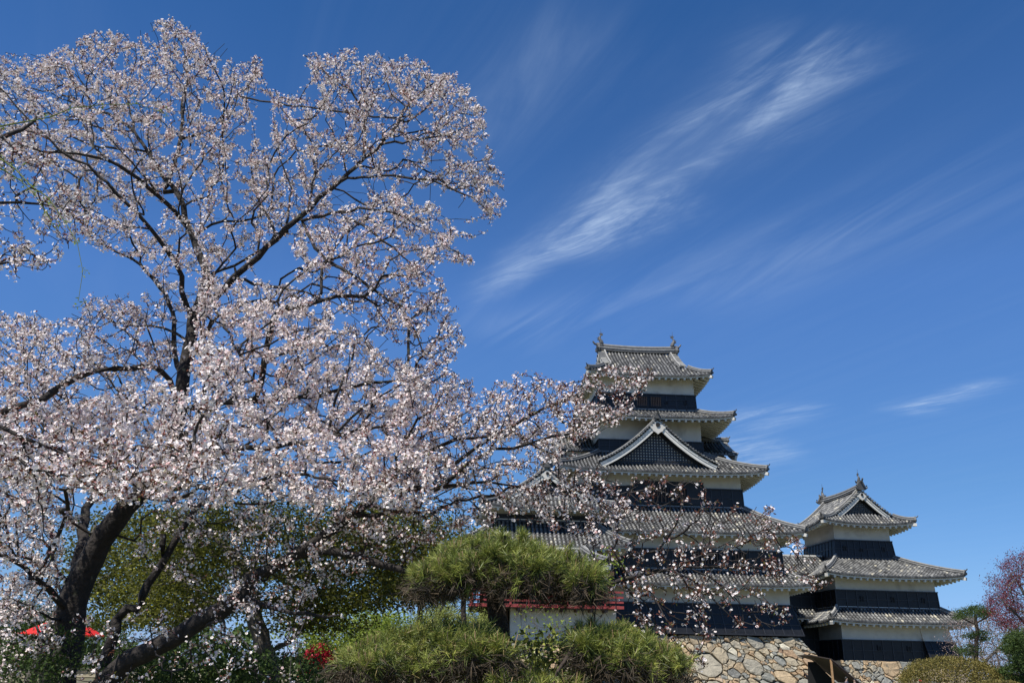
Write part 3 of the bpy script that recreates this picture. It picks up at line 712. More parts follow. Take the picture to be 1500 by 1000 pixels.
# ------------------------------------------------------------------ stone walls
def clip(poly, nx, ny, c):
    r = []
    for i in range(len(poly)):
        a, b = poly[i], poly[(i + 1) % len(poly)]
        da, db = a[0] * nx + a[1] * ny - c, b[0] * nx + b[1] * ny - c
        if da <= 0: r.append(a)
        if (da < 0 < db) or (db < 0 < da):
            t = da / (da - db); r.append((a[0] + (b[0] - a[0]) * t, a[1] + (b[1] - a[1]) * t))
    return r
def stones(mb, fmap, S, Hh, size, seed, trap=(0, 0)):
    """fmap(s, h, d)->xyz ; fills 0..S x 0..Hh. trap: left/right slant in s per unit h"""
    g = np.random.default_rng(seed); pts = []
    tries = int(S * Hh / (size * size) * 60)
    for _ in range(tries):
        r = size * g.choice([.28, .5, .8, 1.15], p=[.42, .28, .19, .11]); x, y = g.uniform(0, S), g.uniform(0, Hh)
        if all((x - a) ** 2 + ((y - b) * 1.35) ** 2 > (.55 * (r + q)) ** 2 for a, b, q in pts): pts.append((x, y, r))
    for i, (x, y, r) in enumerate(pts):
        poly = [(trap[0] * 0, 0), (S, 0), (S, Hh), (0, Hh)]
        for j, (a, b, q) in enumerate(pts):
            if i == j or abs(a - x) > 2.5 * size or abs(b - y) > 2.5 * size: continue
            nx, ny = a - x, b - y; d2 = nx * nx + ny * ny; d = math.sqrt(d2)
            c = (nx * x + ny * y) / d + (d2 + r * r * .8 - q * q * .8) / (2 * d) - .008
            poly = clip(poly, nx / d, ny / d, c)
            if len(poly) < 3: break
        if len(poly) < 3: continue
        cx_ = sum(p[0] for p in poly) / len(poly); cy_ = sum(p[1] for p in poly) / len(poly)
        # roughen the outline
        out_ = []
        for k in range(len(poly)):
            a, b = poly[k], poly[(k + 1) % len(poly)]
            out_.append((a[0] * .975 + cx_ * .025, a[1] * .975 + cy_ * .025))
            if math.hypot(a[0] - b[0], a[1] - b[1]) > .25:
                w_ = g.uniform(-.05, .0); mx, my = (a[0] + b[0]) / 2, (a[1] + b[1]) / 2
                dd = math.hypot(mx - cx_, my - cy_) + 1e-6; out_.append((mx + (mx - cx_) / dd * w_, my + (my - cy_) / dd * w_))
        tx_, ty_ = g.normal(0, .16, 2); dep = g.uniform(.05, .20); tone = float(np.clip(g.choice([g.normal(.30, .1), g.normal(.62, .12), g.normal(.15, .06)], p=[.36, .54, .10]), 0, .92))
        if g.random() < .012: tone = 1.0
        n = len(mb.v); k = len(out_)
        mb.v += [fmap(a, b, -.12) for a, b in out_]
        mb.v += [fmap(a * .96 + cx_ * .04, b * .96 + cy_ * .04, dep * .85 + (a - cx_) * tx_ + (b - cy_) * ty_) for a, b in out_]
        mb.v += [fmap(a * .80 + cx_ * .20, b * .80 + cy_ * .20, dep + g.uniform(-.03, .05) + .7 * ((a - cx_) * tx_ + (b - cy_) * ty_)) for a, b in out_]
        mb.v.append(fmap(cx_, cy_, dep + g.uniform(-.01, .04)))
        for q in range(k):
            q2 = (q + 1) % k
            mb.f += [(n + q, n + q2, n + k + q2, n + k + q), (n + k + q, n + k + q2, n + 2 * k + q2, n + 2 * k + q), (n + 2 * k + q, n + 2 * k + q2, n + 3 * k)]
            mb.t += [tone, tone, tone]
sw = thing('stone_wall', 'pale sunlit rubble stone base under the tallest tower, with a large cream stone near its right corner', 'stone wall', tuple(K0), KA)
def kmap(s_, h, d):   # h measured from the bottom, wall leans back
    x = -8.6 + s_; z = h; o = 1.7 * (1 - h / 4.1) ** 1.25 if h < 4.1 else 0
    sx_ = max(0, (x - 2) / 9.0); x = x + sx_ * (4.1 - h) * .95
    return (x, -o - d * .9 + .25, z + d * .35)
mb = MB(); stones(mb, kmap, 19.2, 4.1, .95, 3); mb.build('stone_facing', 'stone', sw)
mb = MB()
for i in range(12):
    for j in range(6):
        a = [kmap(19.2 * (i + u) / 12, 4.1 * (j + v) / 6, -.05) for u, v in ((0, 0), (1, 0), (1, 1), (0, 1))]; mb.quad(*a)
mb.box(-8.6, 10.55, .35, 18.5, 0, 4.1); mb.build('wall_core', 'rubble', sw)
sw2 = thing('stone_wall', 'low stone base under the white pavilion, half hidden by the pine', 'stone wall', tuple(K0), KA)
mb = MB(); stones(mb, lambda s_, h, d: (-17 + s_, -9.3 - .35 * (3.1 - h) - d, h), 9.6, 3.1, 1.0, 5); mb.build('stone_facing', 'stone', sw2)
mb = MB(); mb.hexa([(-17, -10.35, 0), (-7.5, -10.35, 0), (-7.5, -1.2, 0), (-17, -1.2, 0), (-17, -9.25, 3.08), (-7.5, -9.25, 3.08), (-7.5, -1.2, 3.08), (-17, -1.2, 3.08)]); mb.build('wall_core', 'rubble', sw2)
sw3 = thing('stone_wall', 'grey rubble stone base under the right-hand turret', 'stone wall', tuple(I0), IA)
mb = MB(); stones(mb, lambda s_, h, d: (-.3 + s_, -.1 - .3 * (2.55 - h) - d, h), 11.2, 2.55, .85, 8); mb.build('stone_facing', 'stone', sw3)
mb = MB(); mb.hexa([(-.5, -.8, 0), (10.9, -.8, 0), (10.9, 13.5, 0), (-.5, 13.5, 0), (-.2, -.02, 2.5), (10.4, -.02, 2.5), (10.4, 13.4, 2.5), (-.2, 13.4, 2.5)]); mb.build('wall_core', 'rubble', sw3)

# ------------------------------------------------------------------ ground
def gh_(x, y):
    return 1.55 * math.exp(-((x + 12) / 16.0) ** 2 - ((y - 46) / 14.0) ** 2) - .5 * math.exp(-((x - 26) / 9.0) ** 2 - ((y - 63) / 7.0) ** 2)
xs = np.concatenate([np.linspace(-900, -60, 12), np.linspace(-50, 50, 60), np.linspace(60, 900, 12)])
ys = np.concatenate([np.linspace(-300, -10, 6), np.linspace(-5, 70, 46), np.linspace(80, 140, 6), np.linspace(200, 2500, 8)])
vv = np.array([(x, y, gh_(x, y)) for y in ys for x in xs]); nx_ = len(xs)
ff = np.array([(j * nx_ + i, j * nx_ + i + 1, (j + 1) * nx_ + i + 1, (j + 1) * nx_ + i) for j in range(len(ys) - 1) for i in range(nx_ - 1)])
tag(link_mesh('ground', vv, ff, 'ground', smooth=True), kind='structure')

# ================================================================== vegetation
def unit(v): return v / (np.linalg.norm(v, axis=-1, keepdims=True) + 1e-9)
class Skel:
    """branch skeleton: nodes with parents; limbs are given, finer branches grow towards points spread through the crown"""
    def __init__(s):
        s.p = np.zeros((150000, 3)); s.par = np.full(150000, -1); s.L = np.zeros(150000); s.r = np.zeros(150000); s.n = 0; s.tipn = []; s.main = np.zeros(150000, dtype=bool)
    def add(s, p, par, r=0.0, main=True):
        i = s.n; s.p[i] = p; s.par[i] = par; s.r[i] = r; s.main[i] = main
        s.L[i] = 0 if par < 0 else s.L[par] + np.linalg.norm(s.p[i] - s.p[par]); s.n += 1
        return i
    def limb(s, pts, step=.14, jit=.012):
        """pts: world points + diameter; joined to the nearest node already there"""
        pts = [np.array(q, float) for q in pts]
        start = -1
        if s.n:
            d = np.linalg.norm(s.p[:s.n] - pts[0][:3], axis=1); start = int(d.argmin())
            if d[start] > .03: pts = [np.array([*s.p[start], pts[0][3]])] + pts
        A = np.array([pts[0]] + pts + [pts[-1]]); par = start; first = True
        for i in range(1, len(A) - 2):
            p0, p1, p2, p3 = A[i - 1], A[i], A[i + 1], A[i + 2]
            n = max(1, int(np.linalg.norm(p2[:3] - p1[:3]) / step))
            for k in range(n + (1 if i == len(A) - 3 else 0)):
                t = k / n
                q = .5 * ((2 * p1) + (-p0 + p2) * t + (2 * p0 - 5 * p1 + 4 * p2 - p3) * t * t + (-p0 + 3 * p1 - 3 * p2 + p3) * t ** 3)
                if first and start >= 0 and k == 0 and i == 1: first = False; continue
                pos = q[:3] + rng.normal(0, jit, 3) * (1 if s.n else 0)
                par = s.add(pos, par, max(q[3], .004) / 2, main=(not first) or start < 0); 
                if first: first = False
        return par
    def grow(s, att, bf=.28, step=.15, curl=.05):
        base = s.p[:s.n].copy()
        # order by distance from the limbs
        d = np.array([np.min(np.linalg.norm(base - a, axis=1)) for a in att]); att = att[np.argsort(d)]
        for a in att:
            dd = np.linalg.norm(s.p[:s.n] - a, axis=1); c = dd + bf * s.L[:s.n]; i = int(c.argmin()); dist = dd[i]
            if dist < .04: continue
            par = s.par[i]; tan = unit(s.p[i] - s.p[par]) if par >= 0 else np.array([0, 0, 1.0])
            p0 = s.p[i].copy(); c1 = p0 + tan * dist * .30 + rng.normal(0, curl * dist, 3) * .5; c2 = a - unit(unit(a - p0) + np.array([0, 0, .35])) * dist * .35 + rng.normal(0, curl * dist, 3) * .7
            n = max(2, int(dist / step)); q = i
            for k in range(1, n + 1):
                t = k / n; pos = (1 - t) ** 3 * p0 + 3 * (1 - t) ** 2 * t * c1 + 3 * (1 - t) * t * t * c2 + t ** 3 * a
                q = s.add(pos + rng.normal(0, .006, 3), q, 0, main=(k > 1))
                if s.n > 149900: return
            s.tipn.append(q)
    def finish(s, tip=.0028, ex=.42):
        n = s.n; s.p = s.p[:n]; s.par = s.par[:n]; s.r = s.r[:n]; s.L = s.L[:n]; s.main = s.main[:n]
        cnt = np.zeros(n); 
        haschild = np.zeros(n, dtype=bool); haschild[s.par[s.par >= 0]] = True
        cnt[~haschild] = 1
        for i in range(n - 1, 0, -1):
            if s.par[i] >= 0: cnt[s.par[i]] += cnt[i]
        s.cnt = cnt; s.rr = np.maximum(s.r, np.minimum(tip * cnt ** ex, np.where(s.r > 0, s.r * 1.0, .05)))
        s.rr = np.where(s.r > 0, s.r, s.rr)
        pr = s.rr[np.maximum(s.par, 0)]; s.rr = np.where(s.r > 0, s.rr, np.minimum(s.rr, pr * 1.0 + .0))
        s.tan = unit(s.p - s.p[np.maximum(s.par, 0)]); s.tan[s.par < 0] = [0, 0, 1]
        # tips: distance to the nearest tip ahead
        dt = np.full(n, 99.0); dt[~haschild] = 0
        for i in range(n - 1, 0, -1):
            j = s.par[i]
            if j >= 0: dt[j] = min(dt[j], dt[i] + np.linalg.norm(s.p[i] - s.p[j]))
        s.dt = dt
    def stem(s, rmin):
        """the thick nodes joined without a break to the foot of the trunk"""
        at = np.zeros(s.n, dtype=bool)
        for i in range(s.n):
            p_ = s.par[i]
            if p_ >= 0 and s.rr[i] >= rmin and (at[p_] or s.par[p_] < 0): at[i] = True
        return at
    def boughs(s, mat, parent, rmin, rmax, k, most=60):
        """each connected bough a part of its own, the small rest one part"""
        ok = (s.par >= 0) & (s.rr >= rmin) & ~s.stem(rmax); comp = np.full(s.n, -1); nc = 0
        for i in range(s.n):
            if ok[i]:
                p_ = s.par[i]
                if comp[p_] >= 0: comp[i] = comp[p_]
                else: comp[i] = nc; nc += 1
        if nc == 0: return
        sz = np.bincount(comp[comp >= 0], minlength=nc); order = np.argsort(-sz)[:most]; order = [c_ for c_ in order if sz[c_] > 3]
        for c_ in order: s.tubes('branch', mat, parent, sel=np.where(comp == c_)[0], k=k)
        rest = np.where((comp >= 0) & ~np.isin(comp, order))[0]
        if len(rest):
            o = s.tubes('small_branches', mat, parent, sel=rest, k=k)
            if o: o['kind'] = 'stuff'
    def tubes(s, name, mat, parent, rmin=0, rmax=9, k=5, sel=None):
        idx = np.where((s.par >= 0) & (s.rr >= rmin) & (s.rr < rmax))[0] if sel is None else sel
        if name == 'trunk': idx = np.where(s.stem(rmin))[0]
        if not len(idx): return None
        par = s.par[idx]
        tb = s.tan[idx]; ta = np.where((s.main[idx] & (s.par[par] >= 0))[:, None], s.tan[par], tb)
        ra = np.where(s.main[idx], np.minimum(s.rr[par], s.rr[idx] * 1.5), s.rr[idx] * 1.15); rb_ = s.rr[idx]
        ref = np.array([.31, .83, .21])
        def ring(c, t, r):
            u = unit(np.cross(t, ref)); v = np.cross(t, u); a = np.arange(k) * 2 * np.pi / k
            return c[:, None, :] + (u[:, None, :] * np.cos(a)[None, :, None] + v[:, None, :] * np.sin(a)[None, :, None]) * r[:, None, None]
        A = ring(s.p[par], ta, ra); B = ring(s.p[idx], tb, rb_)
        V = np.concatenate([A, B], axis=1).reshape(-1, 3); m_ = len(idx)
        base = (np.arange(m_) * 2 * k)[:, None]; j = np.arange(k)[None, :]; j2 = (j + 1) % k
        F = np.stack([base + j, base + j2, base + k + j2, base + k + j], axis=-1).reshape(-1, 4)
        return link_mesh(name, V, F, mat, parent, smooth=True)
def rot_basis(n, g):
    """random tangent frame for normals n"""
    a = unit(np.cross(n, g.normal(size=n.shape))); b = np.cross(n, a); return a, b
def flowers(c, nrm, r, g):
    """five kite petals per flower plus a dark pink centre; returns verts, quads, tone"""
    n = len(c); a, b = rot_basis(nrm, g); r = np.broadcast_to(r, (n,)) * g.uniform(.8, 1.15, n)
    V = []; T = []
    tone0 = np.clip(g.normal(.30, .22, n) + .14 * np.sin(c[:, 0] * 2.1 + 1.0) * np.sin(c[:, 2] * 2.6 + c[:, 1]), 0, .85); bud = g.random(n) < .10; r = np.where(bud, r * .55, r); tone0 = np.where(bud, .93, tone0)  # broad tone waves put lit and shaded crown patches into the petals
    cup = g.uniform(.1, .7, n)
    for k in range(5):
        th = 2 * np.pi * k / 5; d = a * np.cos(th) + b * np.sin(th); e = -a * np.sin(th) + b * np.cos(th)
        R = r[:, None]; cu = (cup * r)[:, None] * nrm
        V.append(np.stack([c + d * R * .08, c + d * R * .66 - e * R * .43 + cu * .35, c + d * R + cu * .75, c + d * R * .66 + e * R * .43 + cu * .35], axis=1))
        T.append(np.clip(tone0 + g.normal(0, .05, n), 0, .9))
    R = r[:, None] * .20; cz = c + nrm * r[:, None] * .10
    V.append(np.stack([cz - a * R, cz - b * R, cz + a * R, cz + b * R], axis=1)); T.append(np.full(n, .96))
    V = np.concatenate(V).reshape(-1, 3); F = np.arange(len(V)).reshape(-1, 4)
    return V, F, np.concatenate(T)
def leafquads(c, dirn, ln, wd, g, tone, fold=.3):
    """pointed leaf: kite quad lying along dirn"""
    n = len(c); side, up = rot_basis(dirn, g); ln = (np.broadcast_to(ln, (n,)) * g.uniform(.7, 1.2, n))[:, None]; wd = np.broadcast_to(wd, (n,))[:, None]
    V = np.stack([c, c + dirn * ln * .5 - side * wd * .5 + up * wd * fold, c + dirn * ln, c + dirn * ln * .5 + side * wd * .5 + up * wd * fold], axis=1).reshape(-1, 3)
    return V, np.arange(len(V)).reshape(-1, 4), tone
def inpoly(pts, poly):
    x, y = pts[:, 0], pts[:, 1]; r = np.zeros(len(pts), dtype=bool); j = len(poly) - 1
    for i in range(len(poly)):
        xi, yi = poly[i]; xj, yj = poly[j]
        cnd = ((yi > y) != (yj > y)) & (x < (xj - xi) * (y - yi) / (yj - yi + 1e-9) + xi); r ^= cnd; j = i
    return r
def region(poly, n, y0, y1, g):
    """n points spread through the volume whose outline is poly, between depths y0 and y1"""
    poly = np.array(poly, float); lo, hi = poly.min(0), poly.max(0); out_ = []; cnt = 0
    while cnt < n:
        q = g.uniform(lo, hi, (n * 2, 2)); q = q[inpoly(q, poly)]; out_.append(q); cnt += len(q)
    q = np.concatenate(out_)[:n]; Y = g.uniform(y0, y1, n)
    return np.array([P(a, b, c) for (a, b), c in zip(q, Y)])
def limbpx(pts):
    """(px, py, depth, width px) -> world point + diameter"""
    r = []
    for (x, y, Y, w) in pts:
        w = w * .88 if w > 28 else w * (.72 + .28 * max(0, (w - 12) / 16))
        p = P(x, y, Y); dz = (p - CC) @ CF; r.append((*p, w * dz / FPX))
    return r
DENS = 2.25
def cherry(root, sk, regs, seed, tip=.0036, fl=.0156, bark='bark', leaf_share=.5):
    """regs: (poly, attractors, y0, y1, clusters per metre, flowers per cluster, leaf factor)"""
    g = np.random.default_rng(seed)
    att = []; rid = []
    for i, rg_ in enumerate(regs):
        a = region(rg_[0], int(rg_[1] * 1.45), rg_[2], rg_[3], g); att.append(a); rid += [i] * len(a)
    att = np.concatenate(att); rid = np.array(rid)
    sk.grow(att); sk.finish(tip)
    sk.tubes('trunk', bark, root, rmin=.028, k=9); sk.boughs(bark, root, .009, .028, 6); sk.tubes('twigs', 'twig', root, rmax=.009, k=3)['kind'] = 'stuff'
    # clusters on the last stretch of each twig
    idx = np.where((sk.dt < .62) & (sk.rr < .010) & (sk.par >= 0))[0]
    # nearest attractor region for each node
    P_ = sk.p[idx]; reg = np.empty(len(idx), dtype=int)
    for a in range(0, len(idx), 2000):
        dd = ((P_[a:a + 2000, None, :] - att[None]) ** 2).sum(-1); reg[a:a + 2000] = rid[dd.argmin(1)]
    seg = np.linalg.norm(sk.p[idx] - sk.p[sk.par[idx]], axis=1)
    cc = []; nf = []; lf = []
    for i, s_, r_, dt_ in zip(idx, seg, reg, sk.dt[idx]):
        cpm, fpc, lfac = regs[r_][4:7]
        n = g.poisson(s_ * cpm * DENS * (1.25 if dt_ < .3 else .8))
        for _ in range(n):
            t = g.uniform(); cc.append(sk.p[i] * t + sk.p[sk.par[i]] * (1 - t) + g.normal(0, .012, 3)); nf.append(max(1, int(g.poisson(fpc * 1.15)))); lf.append(g.poisson(lfac * 1.1))
    cc = np.array(cc); nf = np.array(nf); lf = np.array(lf)
    C_ = np.repeat(cc, nf, axis=0); dirs = unit(g.normal(size=C_.shape) + np.array([0, 0, .05])); ctr = C_ + dirs * g.uniform(.015, .055, (len(C_), 1))
    nr = unit(dirs + g.normal(0, .45, dirs.shape))
    V, F, T = flowers(ctr, nr, fl, g); bl = link_mesh('blossoms', V, F, 'petal', root, T); bl['kind'] = 'stuff'
    C_ = np.repeat(cc, lf, axis=0); dirs = unit(g.normal(size=C_.shape) + np.array([0, 0, .25]))
    V, F, T = leafquads(C_ + dirs * .012, dirs, .032, .014, g, np.clip(g.beta(1.2, 2.2, len(C_)), 0, 1)); lv = link_mesh('leaves', V, F, 'cherryleaf', root, T); lv['kind'] = 'stuff'
    print('cherry', sk.n, 'clusters', len(cc), 'flowers', int(nf.sum()), 'leaves', int(lf.sum()))

# --- large cherry tree, left and centre
A = limbpx
s1 = Skel()
s1.limb(A([(70, 1120, 10, 64), (85, 1010, 10, 58), (100, 940, 10, 52), (112, 865, 10, 47), (137, 815, 10.0, 41), (168, 765, 9.9, 36), (205, 722, 9.9, 32), (238, 680, 9.9, 27), (258, 630, 10, 24), (268, 560, 10, 22), (280, 490, 10.1, 20), (290, 445, 10.2, 17), (303, 408, 10.2, 15), (289, 364, 10.3, 14), (278, 332, 10.4, 13), (262, 289, 10.5, 11), (235, 251, 10.7, 9), (204, 204, 10.9, 7), (170, 173, 11, 6), (102, 150, 11.2, 4)]))
s1.limb(A([(112, 850, 10, 26), (120, 790, 10.3, 20), (128, 745, 10.6, 16), (150, 700, 10.9, 12), (150, 640, 11.2, 8)]))
s1.limb(A([(278, 335, 10.4, 10), (238, 292, 10.0, 9), (190, 252, 9.6, 8), (136, 228, 9.3, 6), (61, 224, 9.0, 4), (-20, 190, 8.8, 3)]))
s1.limb(A([(240, 280, 10.5, 9), (252, 250, 10.7, 8), (265, 204, 11.0, 7), (268, 146, 11.3, 6), (275, 100, 11.6, 4), (262, 50, 12, 3)]))
s1.limb(A([(282, 470, 10.1, 12), (268, 425, 9.9, 11), (258, 385, 9.7, 10), (221, 333, 9.4, 9), (184, 296, 9.2, 8), (129, 245, 9.0, 6), (88, 221, 8.9, 5), (54, 187, 8.8, 4), (0, 126, 8.7, 3)]))
s1.limb(A([(198, 195, 10.9, 5), (190, 160, 11.1, 4), (189, 130, 11.2, 3), (200, 85, 11.4, 2)]))
s1.limb(A([(265, 203, 11.0, 4), (299, 194, 11.0, 4), (333, 167, 10.8, 3), (348, 140, 10.7, 2)]))
s1.limb(A([(160, 238, 9.5, 5), (130, 200, 9.8, 4), (112, 150, 10.1, 3), (90, 110, 10.3, 2)]))
s1.limb(A([(238, 292, 10.0, 5), (205, 250, 9.6, 4), (150, 190, 9.5, 3), (120, 120, 9.5, 2)]))
s1.limb(A([(588, 174, 9.9, 4), (575, 140, 10.0, 3), (560, 95, 10.1, 2)]))
s1.limb(A([(400, 352, 9.8, 6), (380, 300, 10.2, 5), (368, 250, 10.4, 3), (372, 210, 10.5, 2)]))
s1.limb(A([(419, 337, 9.7, 6), (425, 280, 10.1, 4), (410, 230, 10.3, 3), (405, 200, 10.4, 2)]))
s1.limb(A([(345, 405, 9.9, 7), (400, 420, 9.4, 6), (450, 430, 9.0, 4), (500, 450, 8.8, 3)]))
s1.limb(A([(347, 514, 8.7, 5), (400, 500, 8.5, 4), (460, 480, 8.4, 3), (520, 500, 8.4, 2)]))
s1.limb(A([(480, 640, 8.4, 6), (540, 590, 8.3, 5), (600, 560, 8.2, 3), (650, 530, 8.2, 2)]))
s1.limb(A([(100, 670, 8.6, 7), (60, 620, 8.5, 5), (40, 560, 8.5, 4), (30, 500, 8.6, 2)]))
s1.limb(A([(266, 200, 11, 4), (310, 190, 10.7, 4), (335, 150, 10.5, 3), (345, 115, 10.4, 2)]))
s1.limb(A([(288, 452, 10.2, 15), (318, 432, 10.0, 14), (345, 405, 9.9, 13), (391, 361, 9.8, 12), (419, 337, 9.7, 12), (440, 319, 9.7, 11), (470, 289, 9.7, 10), (500, 265, 9.7, 9), (533, 232, 9.8, 8), (554, 214, 9.8, 7), (584, 178, 9.9, 6), (600, 150, 10, 5), (640, 120, 10.1, 3)]))
s1.limb(A([(554, 214, 9.8, 5), (580, 208, 9.6, 5), (620, 203, 9.4, 4), (656, 199, 9.2, 3), (700, 180, 9.1, 2)]))
s1.limb(A([(506, 262, 9.7, 6), (560, 258, 9.4, 5), (608, 262, 9.2, 5), (650, 271, 9.1, 4), (692, 290, 9.0, 3), (722, 315, 9.0, 2)]))
s1.limb(A([(530, 236, 9.8, 6), (534, 196, 10.0, 5), (530, 160, 10.2, 4), (512, 133, 10.3, 4), (475, 105, 10.5, 3), (446, 82, 10.6, 2)]))
s1.limb(A([(453, 303, 9.7, 5), (459, 260, 9.9, 5), (460, 215, 10.1, 4), (440, 190, 10.3, 3), (415, 160, 10.4, 2), (403, 132, 10.4, 2)]))
s1.limb(A([(533, 165, 10.2, 3), (500, 160, 10.3, 2), (462, 150, 10.4, 2)]))
s1.limb(A([(436, 324, 9.7, 8), (470, 316, 9.4, 7), (510, 309, 9.1, 6), (544, 307, 8.9, 5), (577, 312, 8.8, 4), (640, 345, 8.7, 2)]))
s1.limb(A([(500, 312, 9.1, 5), (544, 339, 8.9, 5), (575, 362, 8.8, 4), (601, 387, 8.8, 3)]))
s1.limb(A([(440, 322, 9.7, 8), (470, 370, 9.3, 7), (502, 394, 9.0, 7), (544, 420, 8.9, 6), (586, 453, 8.8, 5), (607, 483, 8.8, 4), (619, 513, 8.8, 3)]))
s1.limb(A([(300, 415, 10.1, 6), (313, 445, 9.4, 6), (330, 478, 9.0, 6), (347, 514, 8.7, 6), (374, 558, 8.5, 5), (401, 599, 8.4, 4)]))
s1.limb(A([(267, 560, 10, 12), (258, 517, 10.2, 10), (252, 456, 10.3, 9), (235, 422, 10.4, 8), (204, 388, 10.4, 6), (170, 368, 10.4, 4), (120, 340, 10.4, 3)]))
s1.limb(A([(270, 500, 10.1, 6), (240, 482, 10.2, 5), (200, 476, 10.3, 4), (160, 470, 10.5, 3)]))
s1.limb(A([(262, 590, 10, 12), (235, 545, 9.6, 11), (208, 537, 9.3, 12), (170, 541, 9.0, 13), (136, 545, 8.8, 14), (92, 568, 8.6, 14), (60, 585, 8.5, 14), (25, 598, 8.4, 14), (-60, 620, 8.2, 13)]))
s1.limb(A([(262, 600, 10, 14), (320, 590, 9.6, 12), (400, 585, 9.2, 10), (480, 575, 9.0, 8), (560, 560, 8.9, 6), (640, 560, 8.8, 3)]))
s1.limb(A([(245, 670, 9.9, 16), (320, 660, 9.2, 13), (400, 655, 8.7, 10), (480, 640, 8.4, 8), (560, 625, 8.2, 5)]))
s1.limb(A([(215, 712, 9.9, 16), (160, 690, 9.2, 14), (100, 670, 8.6, 11), (40, 650, 8.2, 8), (-40, 640, 8, 6)]))
s1.limb(A([(240, 690, 9.9, 14), (250, 660, 8.9, 11), (280, 620, 8.1, 8), (300, 570, 7.6, 6), (305, 530, 7.4, 4)]))
s1.limb(A([(105, 900, 10, 16), (60, 850, 9.4, 12), (20, 820, 9.0, 9), (-40, 800, 8.8, 6)]))
regs1 = [
 ([(0, 75), (150, 45), (260, 25), (385, 85), (380, 130), (300, 300), (120, 330), (-30, 230)], 130, 9.0, 12.0, 1.2, 2.4, 2.5),
 ([(450, 85), (560, 75), (700, 140), (740, 300), (690, 370), (560, 375), (430, 330), (400, 200)], 100, 8.8, 11.0, 1.2, 2.4, 2.5),
 ([(-30, 460), (230, 440), (300, 400), (560, 400), (680, 500), (640, 620), (300, 640), (-30, 640)], 230, 7.8, 10.4, 1.2, 2.4, 2.5),
 ([(-30, 720), (60, 700), (100, 760), (80, 900), (-30, 920)], 130, 8.6, 11.5, 8, 4.0, 2.2),
 ([(480, 400), (640, 400), (685, 500), (650, 545), (520, 470)], 70, 8.2, 9.6, 3.0, 2.2, 4.0),
 ([(0, 75), (60, 85), (145, 42), (200, 55), (235, 25), (262, 20), (300, 62), (345, 95), (385, 80), (385, 130), (362, 190), (330, 260), (300, 300), (240, 300), (190, 290), (120, 330), (60, 250), (-30, 230), (-30, 80)], 760, 9.0, 12.3, 9, 4.2, 2.0),
 ([(445, 80), (490, 72), (520, 62), (550, 75), (600, 80), (660, 105), (700, 140), (716, 170), (716, 215), (735, 250), (745, 300), (722, 325), (690, 290), (640, 275), (560, 262), (510, 240), (480, 150)], 380, 8.8, 11.2, 9, 3.8, 2.2),
 ([(398, 130), (440, 140), (490, 150), (510, 240), (500, 300), (430, 330), (385, 340), (360, 270), (395, 210)], 170, 9.2, 11.0, 9, 4, 2.0),
 ([(360, 210), (395, 220), (420, 330), (360, 390), (300, 400), (290, 300), (330, 260)], 110, 9.2, 11.2, 9, 4.4, 2.0),
 ([(430, 330), (560, 280), (640, 300), (694, 360), (690, 385), (650, 390), (600, 405), (560, 375), (500, 390), (430, 430)], 200, 8.4, 10.0, 9, 4.6, 2.0),
 ([(500, 390), (560, 375), (640, 400), (672, 450), (680, 500), (660, 540), (620, 535), (580, 500), (520, 470), (480, 420)], 150, 8.3, 9.6, 8, 3.6, 2.2),
 ([(60, 290), (190, 280), (290, 330), (330, 430), (290, 480), (250, 450), (200, 380), (130, 360)], 150, 8.8, 11.0, 8, 4.4, 1.5),
 ([(300, 400), (430, 420), (500, 470), (560, 520), (620, 540), (640, 600), (560, 640), (400, 640), (300, 560), (280, 470)], 520, 8.0, 10.6, 11, 5.4, 1.4),
 ([(120, 430), (230, 430), (260, 520), (230, 560), (160, 540), (110, 500)], 120, 9.0, 10.8, 8, 3.4, 2.0),
 ([(-30, 455), (60, 462), (110, 470), (160, 540), (230, 560), (260, 640), (-30, 610)], 300, 8.2, 10.4, 9, 4.0, 1.8),
 ([(-30, 600), (120, 585), (260, 560), (450, 630), (640, 640), (670, 690), (620, 745), (400, 740), (200, 725), (-30, 720)], 700, 7.0, 10.2, 11, 5.4, 1.8),
 ([(-30, 700), (120, 725), (100, 820), (85, 960), (-30, 1010)], 190, 8.4, 10.4, 7, 3.6, 1.5),
 ([(150, 730), (330, 740), (300, 860), (200, 830)], 45, 8.6, 10.4, 5, 3.0, 1.5),
]
t1 = thing('cherry_tree', 'largest cherry tree, thick dark trunk at the lower left, pink crown filling the sky', 'tree', tuple(s1.p[0]))
s1o = s1
def shift(sk, root):
    """tree meshes are built in world space, the Empty stands at the trunk's foot"""
    for c in root.children: c.matrix_parent_inverse = Matrix.Translation(root.location).inverted()
cherry(t1, s1, regs1, 11); shift(s1, t1)

# --- second cherry: low leaning trunk whose limbs reach over to the castle
s2 = Skel()
s2.limb(A([(110, 1060, 9.2, 40), (165, 985, 9.2, 36), (215, 955, 9.1, 33), (270, 925, 9.0, 30), (320, 897, 9.0, 27), (352, 872, 9.0, 26), (371, 844, 9.0, 24), (396, 831, 8.9, 21), (430, 815, 8.9, 19), (470, 785, 8.8, 17), (500, 766, 8.8, 16), (522, 750, 8.8, 15), (560, 715, 8.7, 13), (592, 680, 8.7, 12), (606, 666, 8.7, 11), (629, 657, 8.6, 9), (668, 646, 8.6, 7), (720, 640, 8.6, 4)]))
s2.limb(A([(585, 690, 8.7, 11), (632, 691, 8.5, 10), (668, 677, 8.4, 9), (696, 657, 8.4, 7), (724, 640, 8.4, 6), (772, 610, 8.3, 5), (808, 593, 8.3, 4), (844, 579, 8.3, 3), (880, 545, 8.3, 2)]))
